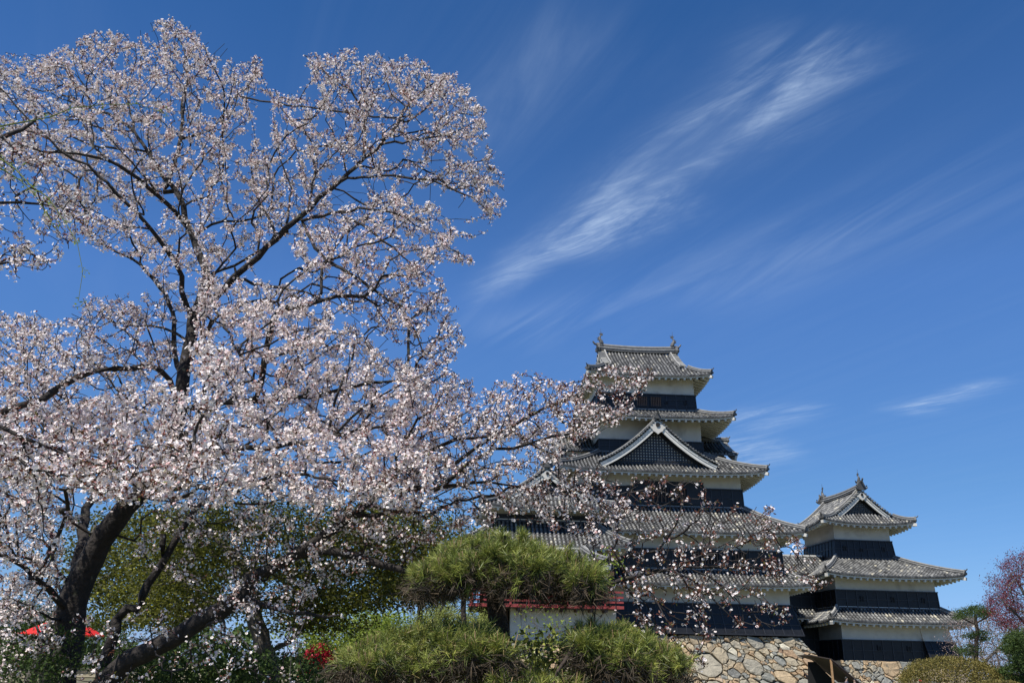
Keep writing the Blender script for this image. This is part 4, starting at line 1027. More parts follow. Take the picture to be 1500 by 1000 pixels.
s2.limb(A([(560, 718, 8.7, 12), (648, 713, 8.3, 10), (664, 694, 8.2, 9), (700, 668, 8.1, 8), (724, 659, 8.1, 7), (780, 649, 8.0, 6), (808, 640, 8.0, 5), (870, 625, 8.0, 3), (930, 600, 8, 2)]))
s2.limb(A([(650, 712, 8.3, 6), (679, 706, 8.3, 6), (713, 703, 8.3, 5), (741, 710, 8.3, 4), (800, 720, 8.3, 3), (880, 715, 8.3, 2)]))
s2.limb(A([(690, 675, 8.2, 4), (700, 715, 8.1, 4), (713, 744, 8.0, 3), (722, 775, 8.0, 2)]))
s2.limb(A([(440, 808, 8.9, 16), (520, 812, 8.6, 15), (600, 838, 8.4, 14), (680, 850, 8.3, 13), (760, 858, 8.2, 12), (850, 859, 8.1, 10), (886, 856, 8.1, 8), (914, 851, 8.1, 8), (948, 840, 8.1, 7), (987, 831, 8.1, 5), (1030, 812, 8.1, 4), (1080, 800, 8.1, 3), (1140, 770, 8.2, 2)]))
s2.limb(A([(700, 850, 8.3, 9), (800, 840, 8.6, 8), (892, 819, 8.7, 7), (928, 814, 8.7, 6), (960, 806, 8.7, 5), (976, 788, 8.7, 4), (993, 764, 8.7, 4), (1001, 736, 8.7, 3), (996, 706, 8.7, 2)]))
s2.limb(A([(960, 838, 8.1, 5), (985, 838, 8.0, 5), (1018, 856, 7.9, 4), (1049, 882, 7.8, 3), (1074, 904, 7.8, 2)]))
s2.limb(A([(1000, 826, 8.1, 4), (1040, 845, 8.2, 4), (1070, 868, 8.2, 3), (1095, 897, 8.2, 3), (1116, 922, 8.2, 2)]))
s2.limb(A([(985, 831, 8.1, 5), (1020, 828, 8.4, 5), (1060, 831, 8.5, 4), (1102, 832, 8.6, 3), (1172, 837, 8.7, 2)]))
s2.limb(A([(905, 852, 8.1, 5), (920, 866, 8.2, 5), (937, 884, 8.3, 4), (950, 915, 8.3, 3), (975, 945, 8.3, 2)]))
s2.limb(A([(890, 820, 8.7, 4), (900, 790, 8.8, 4), (905, 740, 8.9, 3), (880, 700, 9, 2)]))
s2.limb(A([(350, 875, 9, 12), (400, 890, 8.6, 9), (450, 900, 8.3, 7), (500, 900, 8.2, 4)]))
regs2 = [
 ([(560, 600), (760, 560), (900, 560), (880, 700), (760, 800), (520, 790)], 110, 7.8, 9.4, 1.0, 2.2, 3.0),
 ([(840, 700), (1010, 690), (1180, 830), (1120, 920), (960, 920), (870, 840)], 90, 7.7, 9.1, 1.0, 2.0, 3.0),
 ([(600, 530), (650, 530), (700, 560), (735, 560), (760, 545), (775, 600), (740, 650), (640, 640), (590, 600)], 130, 8.0, 9.4, 9, 4.6, 2.0),
 ([(760, 545), (800, 545), (840, 560), (900, 533), (960, 545), (930, 600), (870, 640), (800, 640), (740, 640)], 130, 7.9, 8.9, 8, 3.3, 3.6),
 ([(560, 600), (660, 590), (830, 600), (900, 605), (830, 680), (740, 700), (640, 700), (560, 700)], 230, 7.8, 9.2, 9, 4.4, 2.4),
 ([(520, 690), (640, 680), (760, 690), (900, 690), (930, 745), (860, 800), (760, 760), (640, 790), (560, 800), (480, 760)], 300, 7.8, 9.4, 7, 3.4, 2.6),
 ([(840, 690), (930, 690), (1010, 690), (1060, 730), (1130, 745), (1180, 830), (1100, 880), (1000, 900), (930, 880), (880, 840), (850, 780)], 240, 7.7, 9.1, 3.3, 1.9, 3.4),
 ([(1070, 740), (1130, 735), (1200, 820), (1230, 850), (1190, 870), (1130, 850)], 36, 7.9, 9.0, 5, 1.9, 4.2),
 ([(880, 840), (1000, 850), (1140, 870), (1170, 900), (1130, 925), (1040, 935), (1050, 985), (960, 985), (940, 930), (890, 890)], 80, 7.6, 8.6, 4.5, 1.9, 3.4),
 ([(330, 740), (640, 740), (620, 820), (520, 850), (400, 900), (320, 880)], 190, 8.0, 9.6, 6.5, 3.4, 1.6),
 ([(100, 900), (300, 870), (470, 900), (450, 1010), (80, 1010)], 80, 7.4, 9.0, 5, 3.0, 1.4),
]
t2 = thing('cherry_tree', 'low leaning cherry tree whose mossy limbs and thinning pink blossom reach right across the castle', 'tree', tuple(s2.p[0]))
cherry(t2, s2, regs2, 12, fl=.0136); shift(s2, t2)

# --- nearer cherry rooted outside the left edge
s3 = Skel()
s3.limb(A([(-420, 1300, 6.4, 90), (-400, 900, 6.4, 80), (-330, 640, 6.4, 60), (-250, 420, 6.5, 40), (-150, 280, 6.7, 24), (-40, 220, 7.0, 14), (30, 190, 7.2, 8), (60, 170, 7.4, 4)]))
s3.limb(A([(-250, 420, 6.5, 20), (-120, 340, 6.6, 14), (-20, 300, 6.7, 8), (60, 300, 6.9, 5), (120, 310, 7, 3)]))
s3.limb(A([(-330, 640, 6.4, 30), (-180, 600, 6.0, 20), (-60, 610, 5.8, 13), (30, 640, 5.7, 8), (110, 672, 5.7, 5), (200, 690, 5.7, 4), (300, 660, 5.6, 3)]))
s3.limb(A([(-180, 600, 6.0, 14), (-40, 640, 5.6, 9), (70, 690, 5.4, 6), (180, 720, 5.3, 4), (290, 740, 5.3, 3)]))
s3.limb(A([(-200, 380, 6.6, 12), (-60, 390, 6.9, 8), (40, 380, 7.1, 4)]))
regs3 = [
 ([(-30, 150), (60, 190), (120, 270), (150, 330), (90, 385), (20, 418), (-30, 400)], 130, 6.6, 7.8, 7.5, 2.9, 2.5),
 ([(-30, 590), (60, 610), (150, 640), (250, 640), (330, 620), (380, 660), (340, 720), (200, 740), (60, 720), (-30, 700)], 120, 5.2, 6.2, 9, 4.0, 3.0),
 ([(270, 500), (335, 500), (345, 600), (300, 680), (255, 640)], 32, 5.4, 6.2, 10, 4.6, 1.6),
 ([(-30, 700), (60, 720), (90, 800), (-30, 830)], 26, 5.4, 6.2, 8, 3.6, 2.0),
]
t3 = thing('cherry_tree', 'nearest cherry tree, its boughs with the largest pink flowers coming in from the left edge', 'tree', tuple(s3.p[0]))
cherry(t3, s3, regs3, 13, fl=.0155); shift(s3, t3)

# ------------------------------------------------------------------ other trees
def leafy(root, sk, regs, seed, mat, ln, wd, per, spread, tip=.004, bark='bark_b', flat=0.0, name='leaves', tone=None, curl=.12, k=3):
    """regs: (poly, attractors, y0, y1)"""
    g = np.random.default_rng(seed); att = np.concatenate([region(r[0], r[1], r[2], r[3], g) for r in regs])
    sk.grow(att, curl=curl, step=.13 if spread < .4 else .35); sk.finish(tip)
    sk.tubes('trunk', bark, root, rmin=.03, k=8); sk.boughs(bark, root, 0, .03, k, 30)
    c = np.repeat(att, per, axis=0); off = g.normal(0, spread, c.shape); off[:, 2] *= (1 - flat)
    c = c + off; d = unit(g.normal(size=c.shape) * np.array([1, 1, 1 - flat * .7]))
    V, F, T = leafquads(c, d, ln, wd, g, np.clip(g.normal(.45, .25, len(c)), 0, 1) if tone is None else np.clip(g.normal(tone, .2, len(c)), 0, 1))
    o = link_mesh(name, V, F, mat, root, T); o['kind'] = 'stuff'; shift(sk, root)
    return o
s4 = Skel()
s4.limb(A([(408, 1040, 13, 34), (396, 985, 13, 30), (383, 930, 13, 26), (372, 892, 13, 24), (366, 855, 13, 20), (330, 800, 13.2, 15), (280, 770, 13.5, 10)]))
s4.limb(A([(372, 892, 13, 16), (400, 880, 13.2, 14), (430, 868, 13.4, 12), (480, 830, 13.6, 9), (540, 800, 13.8, 6)]))
s4.limb(A([(366, 858, 13, 12), (380, 800, 13.3, 9), (400, 760, 13.6, 6)]))
t4 = thing('maple_tree', 'spreading maple in shaded olive leaf behind the leaning cherry trunk', 'tree', tuple(s4.p[0]))
leafy(t4, s4, [([(230, 745), (420, 735), (600, 750), (660, 800), (640, 850), (560, 900), (470, 880), (420, 850), (330, 850), (240, 830)], 520, 12, 16), ([(400, 850), (480, 870), (500, 920), (420, 930)], 60, 12.4, 14), ([(520, 735), (640, 745), (670, 800), (640, 870), (560, 880)], 130, 13, 16), ([(200, 830), (330, 850), (340, 900), (210, 920)], 90, 13, 16)], 21, 'mapleleaf', .055, .035, 60, .34, flat=.86, k=4)
s5 = Skel()
s5.limb(A([(40, 1020, 17, 20), (60, 950, 17, 18), (90, 880, 17, 14), (120, 820, 17, 10), (140, 770, 17, 7)]))
s5.limb(A([(80, 900, 17, 12), (150, 850, 17.2, 9), (220, 810, 17.4, 6)]))
t5 = thing('maple_tree', 'further maple in olive green leaf, seen between the left cherry trunk and the second stem', 'tree', tuple(s5.p[0]))
leafy(t5, s5, [([(120, 760), (260, 745), (330, 800), (330, 880), (260, 930), (150, 920), (110, 850)], 330, 16, 20)], 22, 'mapleleaf', .07, .045, 55, .42, flat=.86)
# slim dark stem of the big cherry's neighbour
s6 = Skel()
s6.limb(A([(140, 1040, 11.5, 22), (172, 910, 11.5, 19), (202, 890, 11.5, 17), (216, 856, 11.5, 16), (245, 813, 11.5, 14), (266, 773, 11.5, 13), (288, 744, 11.6, 11), (313, 730, 11.6, 9), (345, 722, 11.7, 7)]))
s6.limb(A([(240, 818, 11.5, 12), (236, 795, 11.4, 13), (240, 780, 11.4, 12)]))
t6 = thing('cherry_tree', 'slim dark cherry stem leaning right, between the big left trunk and the low leaning one', 'tree', tuple(s6.p[0]))
cherry(t6, s6, [([(230, 700), (420, 690), (420, 760), (330, 800), (240, 780)], 70, 11, 12.6, 8, 3.8, 1.2)], 24); shift(s6, t6)

# ------------------------------------------------------------------ foreground pine
def needles(c, up, g, n_, ln, w, tone):
    """tufts of needles: n_ per tuft fanning round direction up"""
    m_ = len(c); C_ = np.repeat(c, n_, axis=0); U_ = np.repeat(up, n_, axis=0)
    d = unit(U_ + g.normal(0, .50, C_.shape)); l = (ln * g.uniform(.7, 1.15, len(C_)))[:, None]; s_ = unit(np.cross(d, g.normal(size=d.shape))) * w
    base = C_ + U_ * g.uniform(-.03, .04, (len(C_), 1))
    tip = base + d * l + np.array([0, 0, -.01])
    V = np.stack([base - s_, base + s_, tip + s_ * .35, tip - s_ * .35], axis=1).reshape(-1, 3)
    T = np.clip(np.repeat(np.clip(g.normal(tone, .20, m_), 0, .8), n_) + g.normal(0, .10, len(C_)), 0, .85)
    T[g.random(len(T)) < .05] = .97
    return V, np.arange(len(V)).reshape(-1, 4), T
sp = Skel()
PY = 5.6
sp.limb(A([(735, 1250, PY, 40), (737, 1060, PY, 38), (736, 960, PY, 36), (734, 915, PY, 33), (732, 880, PY, 30), (733, 850, PY, 26), (722, 820, PY, 20), (700, 800, PY, 14), (670, 800, PY, 10)]))
sp.limb(A([(733, 860, PY, 22), (760, 835, PY, 17), (790, 825, PY - .1, 13), (830, 825, PY - .1, 9)]))
sp.limb(A([(730, 855, PY, 17), (715, 845, PY + .15, 13), (690, 838, PY + .2, 11), (650, 828, PY + .2, 8)]))
sp.limb(A([(733, 872, PY, 16), (780, 866, PY - .1, 12), (830, 858, PY - .1, 10), (868, 842, PY - .1, 6)]))
sp.limb(A([(733, 850, PY, 14), (735, 820, PY - .2, 11), (742, 790, PY - .3, 7)]))
sp.limb(A([(735, 1010, PY, 24), (690, 985, PY - .1, 18), (640, 975, PY - .2, 14), (590, 970, PY - .2, 11), (540, 975, PY - .2, 8)]))
sp.limb(A([(737, 1070, PY, 26), (800, 1030, PY - .1, 20), (880, 990, PY - .1, 16), (930, 965, PY - .1, 12), (980, 965, PY - .1, 8)]))
sp.limb(A([(740, 1080, PY, 18), (760, 1020, PY - .3, 12), (770, 985, PY - .4, 8)]))
pt_ = thing('pine_tree', 'cloud-pruned pine with flat green pads and a dark trunk in the foreground', 'tree', tuple(sp.p[0]))
g = np.random.default_rng(31)
def pad(top, bot, n, yc, yr, per=7):
    """needle pad: clumps spread over an arch between the outlines top and bottom, rounded in depth; returns tuft points and directions"""
    xs_ = [p[0] for p in top]; q = []; up = []
    while len(q) < n:
        x = g.uniform(xs_[0], xs_[-1]); t_ = np.interp(x, xs_, [p[1] for p in top]); b_ = np.interp(x, [p[0] for p in bot], [p[1] for p in bot])
        v = g.uniform(-1, 1); h_ = g.beta(.9, 2.4); y_ = t_ + 12 + (b_ - t_) * (v * v * .5 + h_ * (1 - v * v * .45))
        c = P(x, min(y_, b_), yc + v * yr); r = g.uniform(.035, .085); k = max(3, int(g.normal(per, 3)))
        d = unit(g.normal(size=(k, 3)) * np.array([1, 1, .6]) + np.array([0, 0, .55])); q += list(c + d * r * g.uniform(.4, 1.1, (k, 1))); up += list(unit(d * .9 + np.array([0, 0, .45]) + g.normal(0, .12, d.shape)))
    return np.array(q), np.array(up)
p_top = pad([(614, 842), (632, 815), (662, 793), (700, 780), (740, 775), (780, 783), (815, 803), (850, 820), (872, 838)], [(614, 846), (650, 852), (700, 848), (760, 850), (820, 856), (860, 852), (872, 842)], 1250, PY, .55)
p_l = pad([(508, 962), (530, 942), (565, 924), (620, 916), (680, 912), (722, 918), (738, 938)], [(508, 966), (540, 992), (640, 980), (700, 960), (738, 955)], 900, PY - .2, .5)
p_r = pad([(842, 926), (866, 912), (900, 912), (940, 924), (975, 944), (996, 966)], [(842, 934), (870, 966), (930, 982), (980, 986), (996, 974)], 760, PY - .1, .5)
p_m = pad([(700, 995), (730, 978), (780, 975), (830, 985), (850, 1000)], [(700, 1015), (770, 1020), (850, 1015)], 190, PY - .4, .35)
att = np.concatenate([p_top[0], p_l[0], p_r[0], p_m[0]]); inner = att.copy()
sp.grow(att - np.array([0, 0, .05]), bf=.15, step=.06, curl=.2); sp.finish(.0035, .45)
sp.tubes('trunk', 'pinebark', pt_, rmin=.02, k=10); sp.boughs('pinebark', pt_, 0, .02, 5, 40)
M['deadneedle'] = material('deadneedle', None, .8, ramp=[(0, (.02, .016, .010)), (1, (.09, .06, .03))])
for nm, (q, up) in (('upper_pad', p_top), ('left_pad', p_l), ('right_pad', p_r), ('lower_pad', p_m)):
    V, F, T = needles(q, up, g, 40, .054, .0014, .46)
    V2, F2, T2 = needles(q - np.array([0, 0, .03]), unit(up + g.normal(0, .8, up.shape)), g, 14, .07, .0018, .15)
    # pale upright buds
    nb = len(q) // 4; bq = q[:nb]; ub_ = unit(up[:nb] * .5 + np.array([0, 0, 1.0])); ln_ = g.uniform(.0, .04, (nb, 1)); s_ = unit(np.cross(ub_, g.normal(size=ub_.shape))) * .0035
    V3 = np.stack([bq - s_, bq + s_, bq + ub_ * (ln_ + .04) + s_ * .7, bq + ub_ * (ln_ + .04) - s_ * .7], axis=1).reshape(-1, 3)
    VV = np.concatenate([V, V2, V3]); o = link_mesh('needles', VV, np.arange(len(VV)).reshape(-1, 4), 'needle', pt_, np.concatenate([T, T2, np.full(nb, 1.0)]))
    o['kind'] = 'stuff'
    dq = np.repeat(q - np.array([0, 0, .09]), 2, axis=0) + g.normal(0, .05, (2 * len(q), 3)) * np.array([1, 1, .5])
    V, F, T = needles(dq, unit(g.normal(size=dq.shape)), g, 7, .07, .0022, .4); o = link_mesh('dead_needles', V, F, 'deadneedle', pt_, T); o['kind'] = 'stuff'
shift(sp, pt_)

# ------------------------------------------------------------------ trees and shrubs at the right
def simple_tree(name_, label, cat, limbs, regs, seed, mat, ln, wd, per, spread, **k):
    sk = Skel()
    for l_ in limbs: sk.limb(A(l_), step=.3)
    r = thing(name_, label, cat, tuple(sk.p[0])); leafy(r, sk, regs, seed, mat, ln, wd, per, spread, **k)
    return r
simple_tree('maple_tree', 'wine-red maple with feathery upright branches at the right edge', 'tree',
    [[(1535, 1010, 34, 14), (1528, 960, 34, 12), (1515, 900, 34, 8), (1490, 850, 34, 4)], [(1522, 930, 34, 7), (1490, 900, 33, 5), (1460, 870, 33, 3)], [(1520, 910, 34, 6), (1540, 850, 35, 4)]],
    [([(1443, 852), (1462, 830), (1480, 818), (1500, 808), (1570, 790), (1600, 900), (1540, 940), (1480, 925), (1450, 905)], 340, 32, 37)], 41, 'redleaf', .075, .026, 75, .13, curl=.04, tip=.011)
simple_tree('pine_tree', 'small flat-topped pine above pale blossom, between turret and red maple', 'tree',
    [[(1429, 1010, 46, 9), (1430, 960, 46, 8), (1431, 920, 46, 7), (1429, 900, 46, 5)], [(1430, 915, 46, 4), (1410, 905, 46, 3)], [(1430, 912, 46, 4), (1452, 900, 46, 3)]],
    [([(1398, 905), (1405, 893), (1430, 886), (1455, 892), (1458, 900), (1430, 903)], 55, 44.5, 47.5), ([(1410, 930), (1440, 922), (1462, 930), (1440, 938)], 22, 45, 48), ([(1395, 950), (1425, 945), (1440, 955), (1410, 962)], 22, 45, 48)], 42, 'farleaf', .11, .03, 60, .15, flat=.6, bark='pinebark', tip=.01)
simple_tree('cherry_tree', 'pale far-off cherry tree low behind the right-hand turret', 'tree',
    [[(1425, 1030, 52, 12), (1428, 980, 52, 8), (1420, 940, 52, 5)], [(1428, 985, 52, 6), (1470, 940, 52, 4)]],
    [([(1385, 935), (1400, 905), (1440, 898), (1480, 905), (1530, 910), (1530, 1000), (1420, 1010), (1400, 970)], 420, 50, 56)], 43, 'fardusk', .075, .05, 34, .34, tone=.5, tip=.014)
simple_tree('pine_tree', 'dark green layered pine cut by the right edge of the frame', 'tree',
    [[(1500, 1040, 29, 12), (1498, 980, 29, 9), (1500, 940, 29, 5)], [(1499, 990, 29, 5), (1478, 985, 29, 3)]],
    [([(1463, 985), (1480, 975), (1530, 970), (1530, 1010), (1470, 1008)], 80, 28, 31), ([(1466, 945), (1490, 925), (1530, 920), (1530, 945), (1480, 955)], 70, 28, 31), ([(1480, 965), (1500, 955), (1530, 955), (1530, 968)], 30, 28, 31)], 44, 'farleaf', .12, .02, 110, .12, flat=.4, bark='pinebark', tip=.01)
def dome(name_, label, cat, px, py_top, py_bot, halfpx, Y, mat, seed, n, ln, wd, twig=True):
    c = P(px, py_top, Y); hx = halfpx * (Y * 1.05) / FPX; b = P(px, py_bot, Y)[2]; hz = c[2] - b; g = np.random.default_rng(seed)
    gz = gh_(c[0], Y); r = thing(name_, label, cat, (c[0], Y, gz))
    d = unit(g.normal(size=(n, 3))); d[:, 2] = np.abs(d[:, 2]) ** .8 * 1.0 - .12; d = unit(d)
    bump = 1 + .07 * np.sin(d[:, 0] * 9 + seed) * np.sin(d[:, 1] * 8) + g.normal(0, .035, n)
    q = d * np.array([hx, hx * .9, hz]) * (bump * g.uniform(.86, 1.02, n))[:, None] + np.array([c[0], Y, b])
    V, F, T = leafquads(q, unit(d * .7 + g.normal(0, .6, d.shape)), ln, wd, g, np.clip(g.normal(.5, .25, n) , 0, 1)); o = link_mesh('leaves', V, F, mat, r, T); o['kind'] = 'stuff'
    sk = Skel(); sk.limb([(c[0], Y, gz - .1, .14), (c[0], Y, gz + .25, .12), (c[0] + .05, Y, b + .1 * hz, .08)], step=.1)
    k = g.choice(n, min(n, 220), replace=False); sk.grow(q[k] * .93 + np.array([c[0], Y, b]) * .07, bf=.1, step=.12, curl=.12); sk.finish(.006, .4); sk.tubes('stems', 'bark_b', r, k=4)
    for ch in r.children: ch.matrix_parent_inverse = Matrix.Translation(r.location).inverted()
    return r
dome('shrub', 'broad clipped dome shrub in yellow-olive leaf before the right-hand turret', 'shrub', 1392, 962, 1000, 67, 30, 'hedge', 51, 16000, .055, .03)
dome('shrub', 'small clipped olive shrub lowest at the right, half out of frame', 'shrub', 1463, 996, 1012, 36, 27, 'hedge', 52, 5000, .05, .03)
dome('azalea', 'small crimson azalea bush in flower under the maple', 'shrub', 472, 944, 985, 26, 19, 'azalea', 53, 3500, .05, .045)
dome('azalea', 'crimson azalea bush further left of the maple trunk', 'shrub', 330, 975, 1000, 26, 22, 'farleaf', 54, 3500, .06, .035)['label'] = 'low dark green shrub on the ground left of the maple trunk'
# ------------------------------------------------------------------ trees seen through the gaps
simple_tree('pine_tree', 'slender far pine whose straight stem shows left under the pruned pine', 'tree',
    [[(618, 1010, 24, 13), (617, 940, 24, 12), (616, 880, 24, 11), (617, 830, 24, 8), (620, 800, 24, 5)], [(616, 870, 24, 5), (645, 855, 24, 3)], [(617, 860, 24, 5), (580, 850, 24, 3)]],
    [([(560, 845), (600, 820), (650, 830), (668, 872), (620, 885), (570, 875)], 120, 23, 26)], 61, 'farleaf', .10, .02, 80, .13, flat=.5, bark='pinebark', tip=.008)
simple_tree('pine_tree', 'second slender pine stem just left of the pruned pine trunk', 'tree',
    [[(683, 1010, 22, 13), (682, 940, 22, 12), (680, 880, 22, 11), (682, 840, 22, 8), (684, 810, 22, 5)]],
    [([(650, 835), (690, 805), (730, 830), (700, 850), (660, 850)], 60, 21.5, 24)], 62, 'farleaf', .10, .02, 80, .13, flat=.5, bark='pinebark', tip=.008)
simple_tree('willow_tree', 'distant pale yellow-green tree low in the gap beside the pavilion', 'tree',
    [[(640, 985, 62, 10), (640, 940, 62, 8), (642, 910, 62, 5)]],
    [([(600, 935), (610, 905), (630, 885), (655, 880), (685, 893), (720, 905), (730, 940)], 170, 60, 66)], 63, 'willow', .20, .06, 60, .35, tip=.015)
simple_tree('maple_tree', 'small bright yellow-green maple low behind the leaning cherry', 'tree',
    [[(505, 1020, 18, 12), (500, 970, 18, 10), (470, 930, 18, 7)], [(500, 960, 18, 6), (540, 920, 18, 4)]],
    [([(420, 905), (470, 885), (560, 890), (600, 920), (560, 955), (450, 950)], 130, 17, 19.5)], 64, 'greenleaf', .06, .04, 50, .30, flat=.85)
simple_tree('conifer_tree', 'dark green conifer far off at the left edge', 'tree',
    [[(60, 1010, 40, 14), (55, 940, 40, 10), (50, 890, 40, 5)]],
    [([(-40, 960), (-20, 900), (40, 880), (120, 900), (180, 925), (200, 965), (60, 975)], 260, 37, 43)], 65, 'farleaf', .16, .06, 60, .28, flat=.3, tip=.012)
g = np.random.default_rng(70); n = 26000; qx = g.uniform(-75, -1.5, n); qy = 66 + g.uniform(0, 6, n); hh = 3.1 + 1.0 * np.sin(qx * .5) + .7 * np.sin(qx * 1.3 + 1)
q = np.stack([qx, qy, g.uniform(0, 1, n) ** .6 * hh], axis=1); V, F, T = leafquads(q, unit(g.normal(size=(n, 3))), .42, .24, g, np.clip(g.normal(.5, .25, n), 0, 1))
tag(link_mesh('distant_wood', V, F, 'farleaf', None, T), 'band of dark green trees far off behind the left trunks', 'wood', kind='stuff')
# low undergrowth at the foot of the trees
def shrub(label, poly, n_, y0, y1, seed, mat, per=26, ln=.045, name_='shrub', base=None):
    sk = Skel(); px = sum(p[0] for p in poly) / len(poly); yb = max(p[1] for p in poly); Y = (y0 + y1) / 2; b = P(px, yb, Y); gz = gh_(b[0], Y)
    sk.limb([(b[0], Y, gz - .05, .035), (b[0] + .02, Y, gz + .12, .03), (b[0], Y, gz + .3, .02)], step=.06)
    r = thing(name_, label, 'shrub', (b[0], Y, gz)); leafy(r, sk, [(poly, n_, y0, y1)], seed, mat, ln, ln * .45, per, .05, tip=.002, curl=.1)
    return r
shrub('fresh green sprouts at the foot of the big left trunk', [(60, 935), (85, 920), (125, 925), (140, 950), (110, 980), (60, 990)], 22, 9.0, 9.8, 71, 'farleaf', 22)
shrub('low green shrub in the lower left corner below the blossom', [(-20, 950), (40, 940), (90, 970), (90, 1010), (-20, 1010)], 80, 8.4, 9.6, 72, 'farleaf', 16)
shrub('dark leafy shrub between the big left trunk and the leaning cherry', [(140, 975), (220, 955), (310, 965), (330, 1010), (140, 1015)], 130, 9.6, 11.5, 78, 'farleaf', 30, .06)
shrub('leafy dark green shrub under the leaning cherry trunk', [(330, 975), (380, 960), (450, 965), (490, 985), (480, 1015), (320, 1015)], 130, 9.5, 11.5, 73, 'farleaf', 30, .06)
shrub('thin upright shrub with light green leaves before the white pavilion wall', [(752, 900), (775, 870), (815, 880), (850, 890), (835, 950), (780, 990), (760, 950)], 46, 6.6, 7.6, 74, 'greenleaf', 5, .03)
shrub('light green leafy twigs at the right tip of the upper pine pad', [(862, 850), (870, 812), (892, 800), (900, 830), (885, 860)], 22, 5.9, 6.3, 75, 'greenleaf', 8, .026)
shrub('thorny half-bare shrub between the two lower pine pads', [(750, 950), (800, 930), (850, 940), (870, 990), (760, 1000)], 90, 6.0, 6.8, 76, 'needle', 9, .05)
# willow strands reaching in from the left edge
sw_ = Skel()
sw_.limb(A([(-500, 1250, 5.4, 60), (-480, 700, 5.4, 50), (-400, 250, 5.4, 30), (-200, 130, 5.4, 14), (-60, 190, 5.4, 6), (10, 188, 5.4, 4), (68, 172, 5.5, 3), (110, 160, 5.5, 2.5), (153, 155, 5.6, 2), (200, 156, 5.6, 1.6), (240, 166, 5.7, 1.2)]))
sw_.limb(A([(-60, 190, 5.4, 4), (20, 250, 5.3, 3), (70, 290, 5.3, 2.4), (98, 320, 5.3, 2), (116, 352, 5.3, 1.8), (120, 395, 5.3, 1.6), (117, 440, 5.3, 1.2)]))
sw_.limb(A([(-200, 130, 5.4, 5), (-40, 230, 5.6, 3), (30, 262, 5.7, 2.4), (80, 330, 5.7, 1.5)]))
wt = thing('willow_tree', 'thin yellow-green willow strands with small new leaves hanging at the upper left', 'tree', tuple(sw_.p[0]))
sw_.finish(.002); sw_.tubes('trunk', 'bark_b', wt, rmin=.012, k=8); sw_.boughs('willow', wt, 0, .012, 4)
idx = np.where((sw_.rr < .012) & (sw_.par >= 0))[0]; c = np.repeat(sw_.p[idx], 8, axis=0) + g.normal(0, .02, (len(idx) * 8, 3)); d = unit(g.normal(size=c.shape) + np.array([0, 0, -.3]))
V, F, T = leafquads(c, d, .035, .010, g, np.clip(g.normal(.3, .2, len(c)), 0, 1)); o = link_mesh('leaves', V, F, 'greenleaf', wt, T); o['kind'] = 'stuff'; shift(sw_, wt)

# ------------------------------------------------------------------ red paper parasol at the tea stand
def parasol(label, px, py, Y, R_, seed):
    c = P(px, py, Y); gz = gh_(c[0], Y); r = thing('parasol', label, 'parasol', (c[0], Y, gz)); h = c[2] - gz
    mb = MB(); n = 24
    for i in range(n):
        a0, a1 = 2 * math.pi * i / n, 2 * math.pi * (i + 1) / n
        for k in range(4):
            r0, r1 = R_ * k / 4, R_ * (k + 1) / 4; z0, z1 = h - .55 * (k / 4) ** 1.3, h - .55 * ((k + 1) / 4) ** 1.3
            mb.quad((r0 * math.cos(a0), r0 * math.sin(a0), z0), (r1 * math.cos(a0), r1 * math.sin(a0), z1), (r1 * math.cos(a1), r1 * math.sin(a1), z1), (r0 * math.cos(a1), r0 * math.sin(a1), z0))
    mb.build('canopy', 'fabric', r); rb_ = MB()
    for i in range(n):
        a = 2 * math.pi * i / n; rb_.beam((0, 0, h - .05), (R_ * math.cos(a), R_ * math.sin(a), h - .58), .02, .03)
    rb_.build('ribs', 'post', r)
    mb = MB(); mb.sweep([(0, 0, -.1), (0, 0, h + .12)], circle_prof(.03, 8), .5); mb.build('pole', 'post', r)
    mb = MB(); mb.box(-.25, .25, -.25, .25, -.05, .18); mb.build('base', 'rubble', r)
parasol('large red paper parasol half hidden by the big left trunk', 96, 903, 30, 1.25, 1)
# ------------------------------------------------------------------ canopy over the castle entrance steps
aw = thing('entrance_canopy', 'dark brown canopy on a pale wooden post between the two stone walls', 'canopy', (23.5, 68, gh_(23.5, 68)))
def wl(p): return (p[0] - 23.5, p[1] - 68, p[2] - gh_(23.5, 68))
a, b, c, b2 = P(1186, 958, 70.5), P(1218, 964, 68), P(1260, 999, 68), P(1214, 972, 68)
mb = MB(); t_ = .07
def slab(q): mb.hexa([wl((p[0], p[1], p[2] - t_)) for p in q] + [wl(p) for p in q])
slab([a, (a[0], a[1] + 3, a[2]), (b[0], b[1] + 4.5, b[2]), b][::-1]); slab([b, (b[0], b[1] + 4.5, b[2]), (c[0], c[1] + 4.5, c[2]), c][::-1])
mb.build('roof_panel', 'canopy', aw)
mb = MB(); e = wl(b); mb.box(e[0] - .06, e[0] + .06, .1, .22, -.1, e[2] - .06); mb.build('post', 'post', aw)
mb = MB(); mb.poly([(e[0] - .7, 3.9, 0), (e[0] + 1.7, 3.9, 0), (e[0] + 1.7, 3.9, .9), (e[0] + .1, 3.9, e[2] - .2), (e[0] - .5, 3.9, e[2] - .2)]); mb.build('shade_panel', 'dark', aw)  # dark sheet standing in for the shaded interior under the canopy
mb = MB(); e2 = wl(c); mb.beam((e[0], .16, e[2] - .14), (e2[0], .16, e2[2] - .14), .08, .12); mb.build('rafter', 'oldwood', aw)
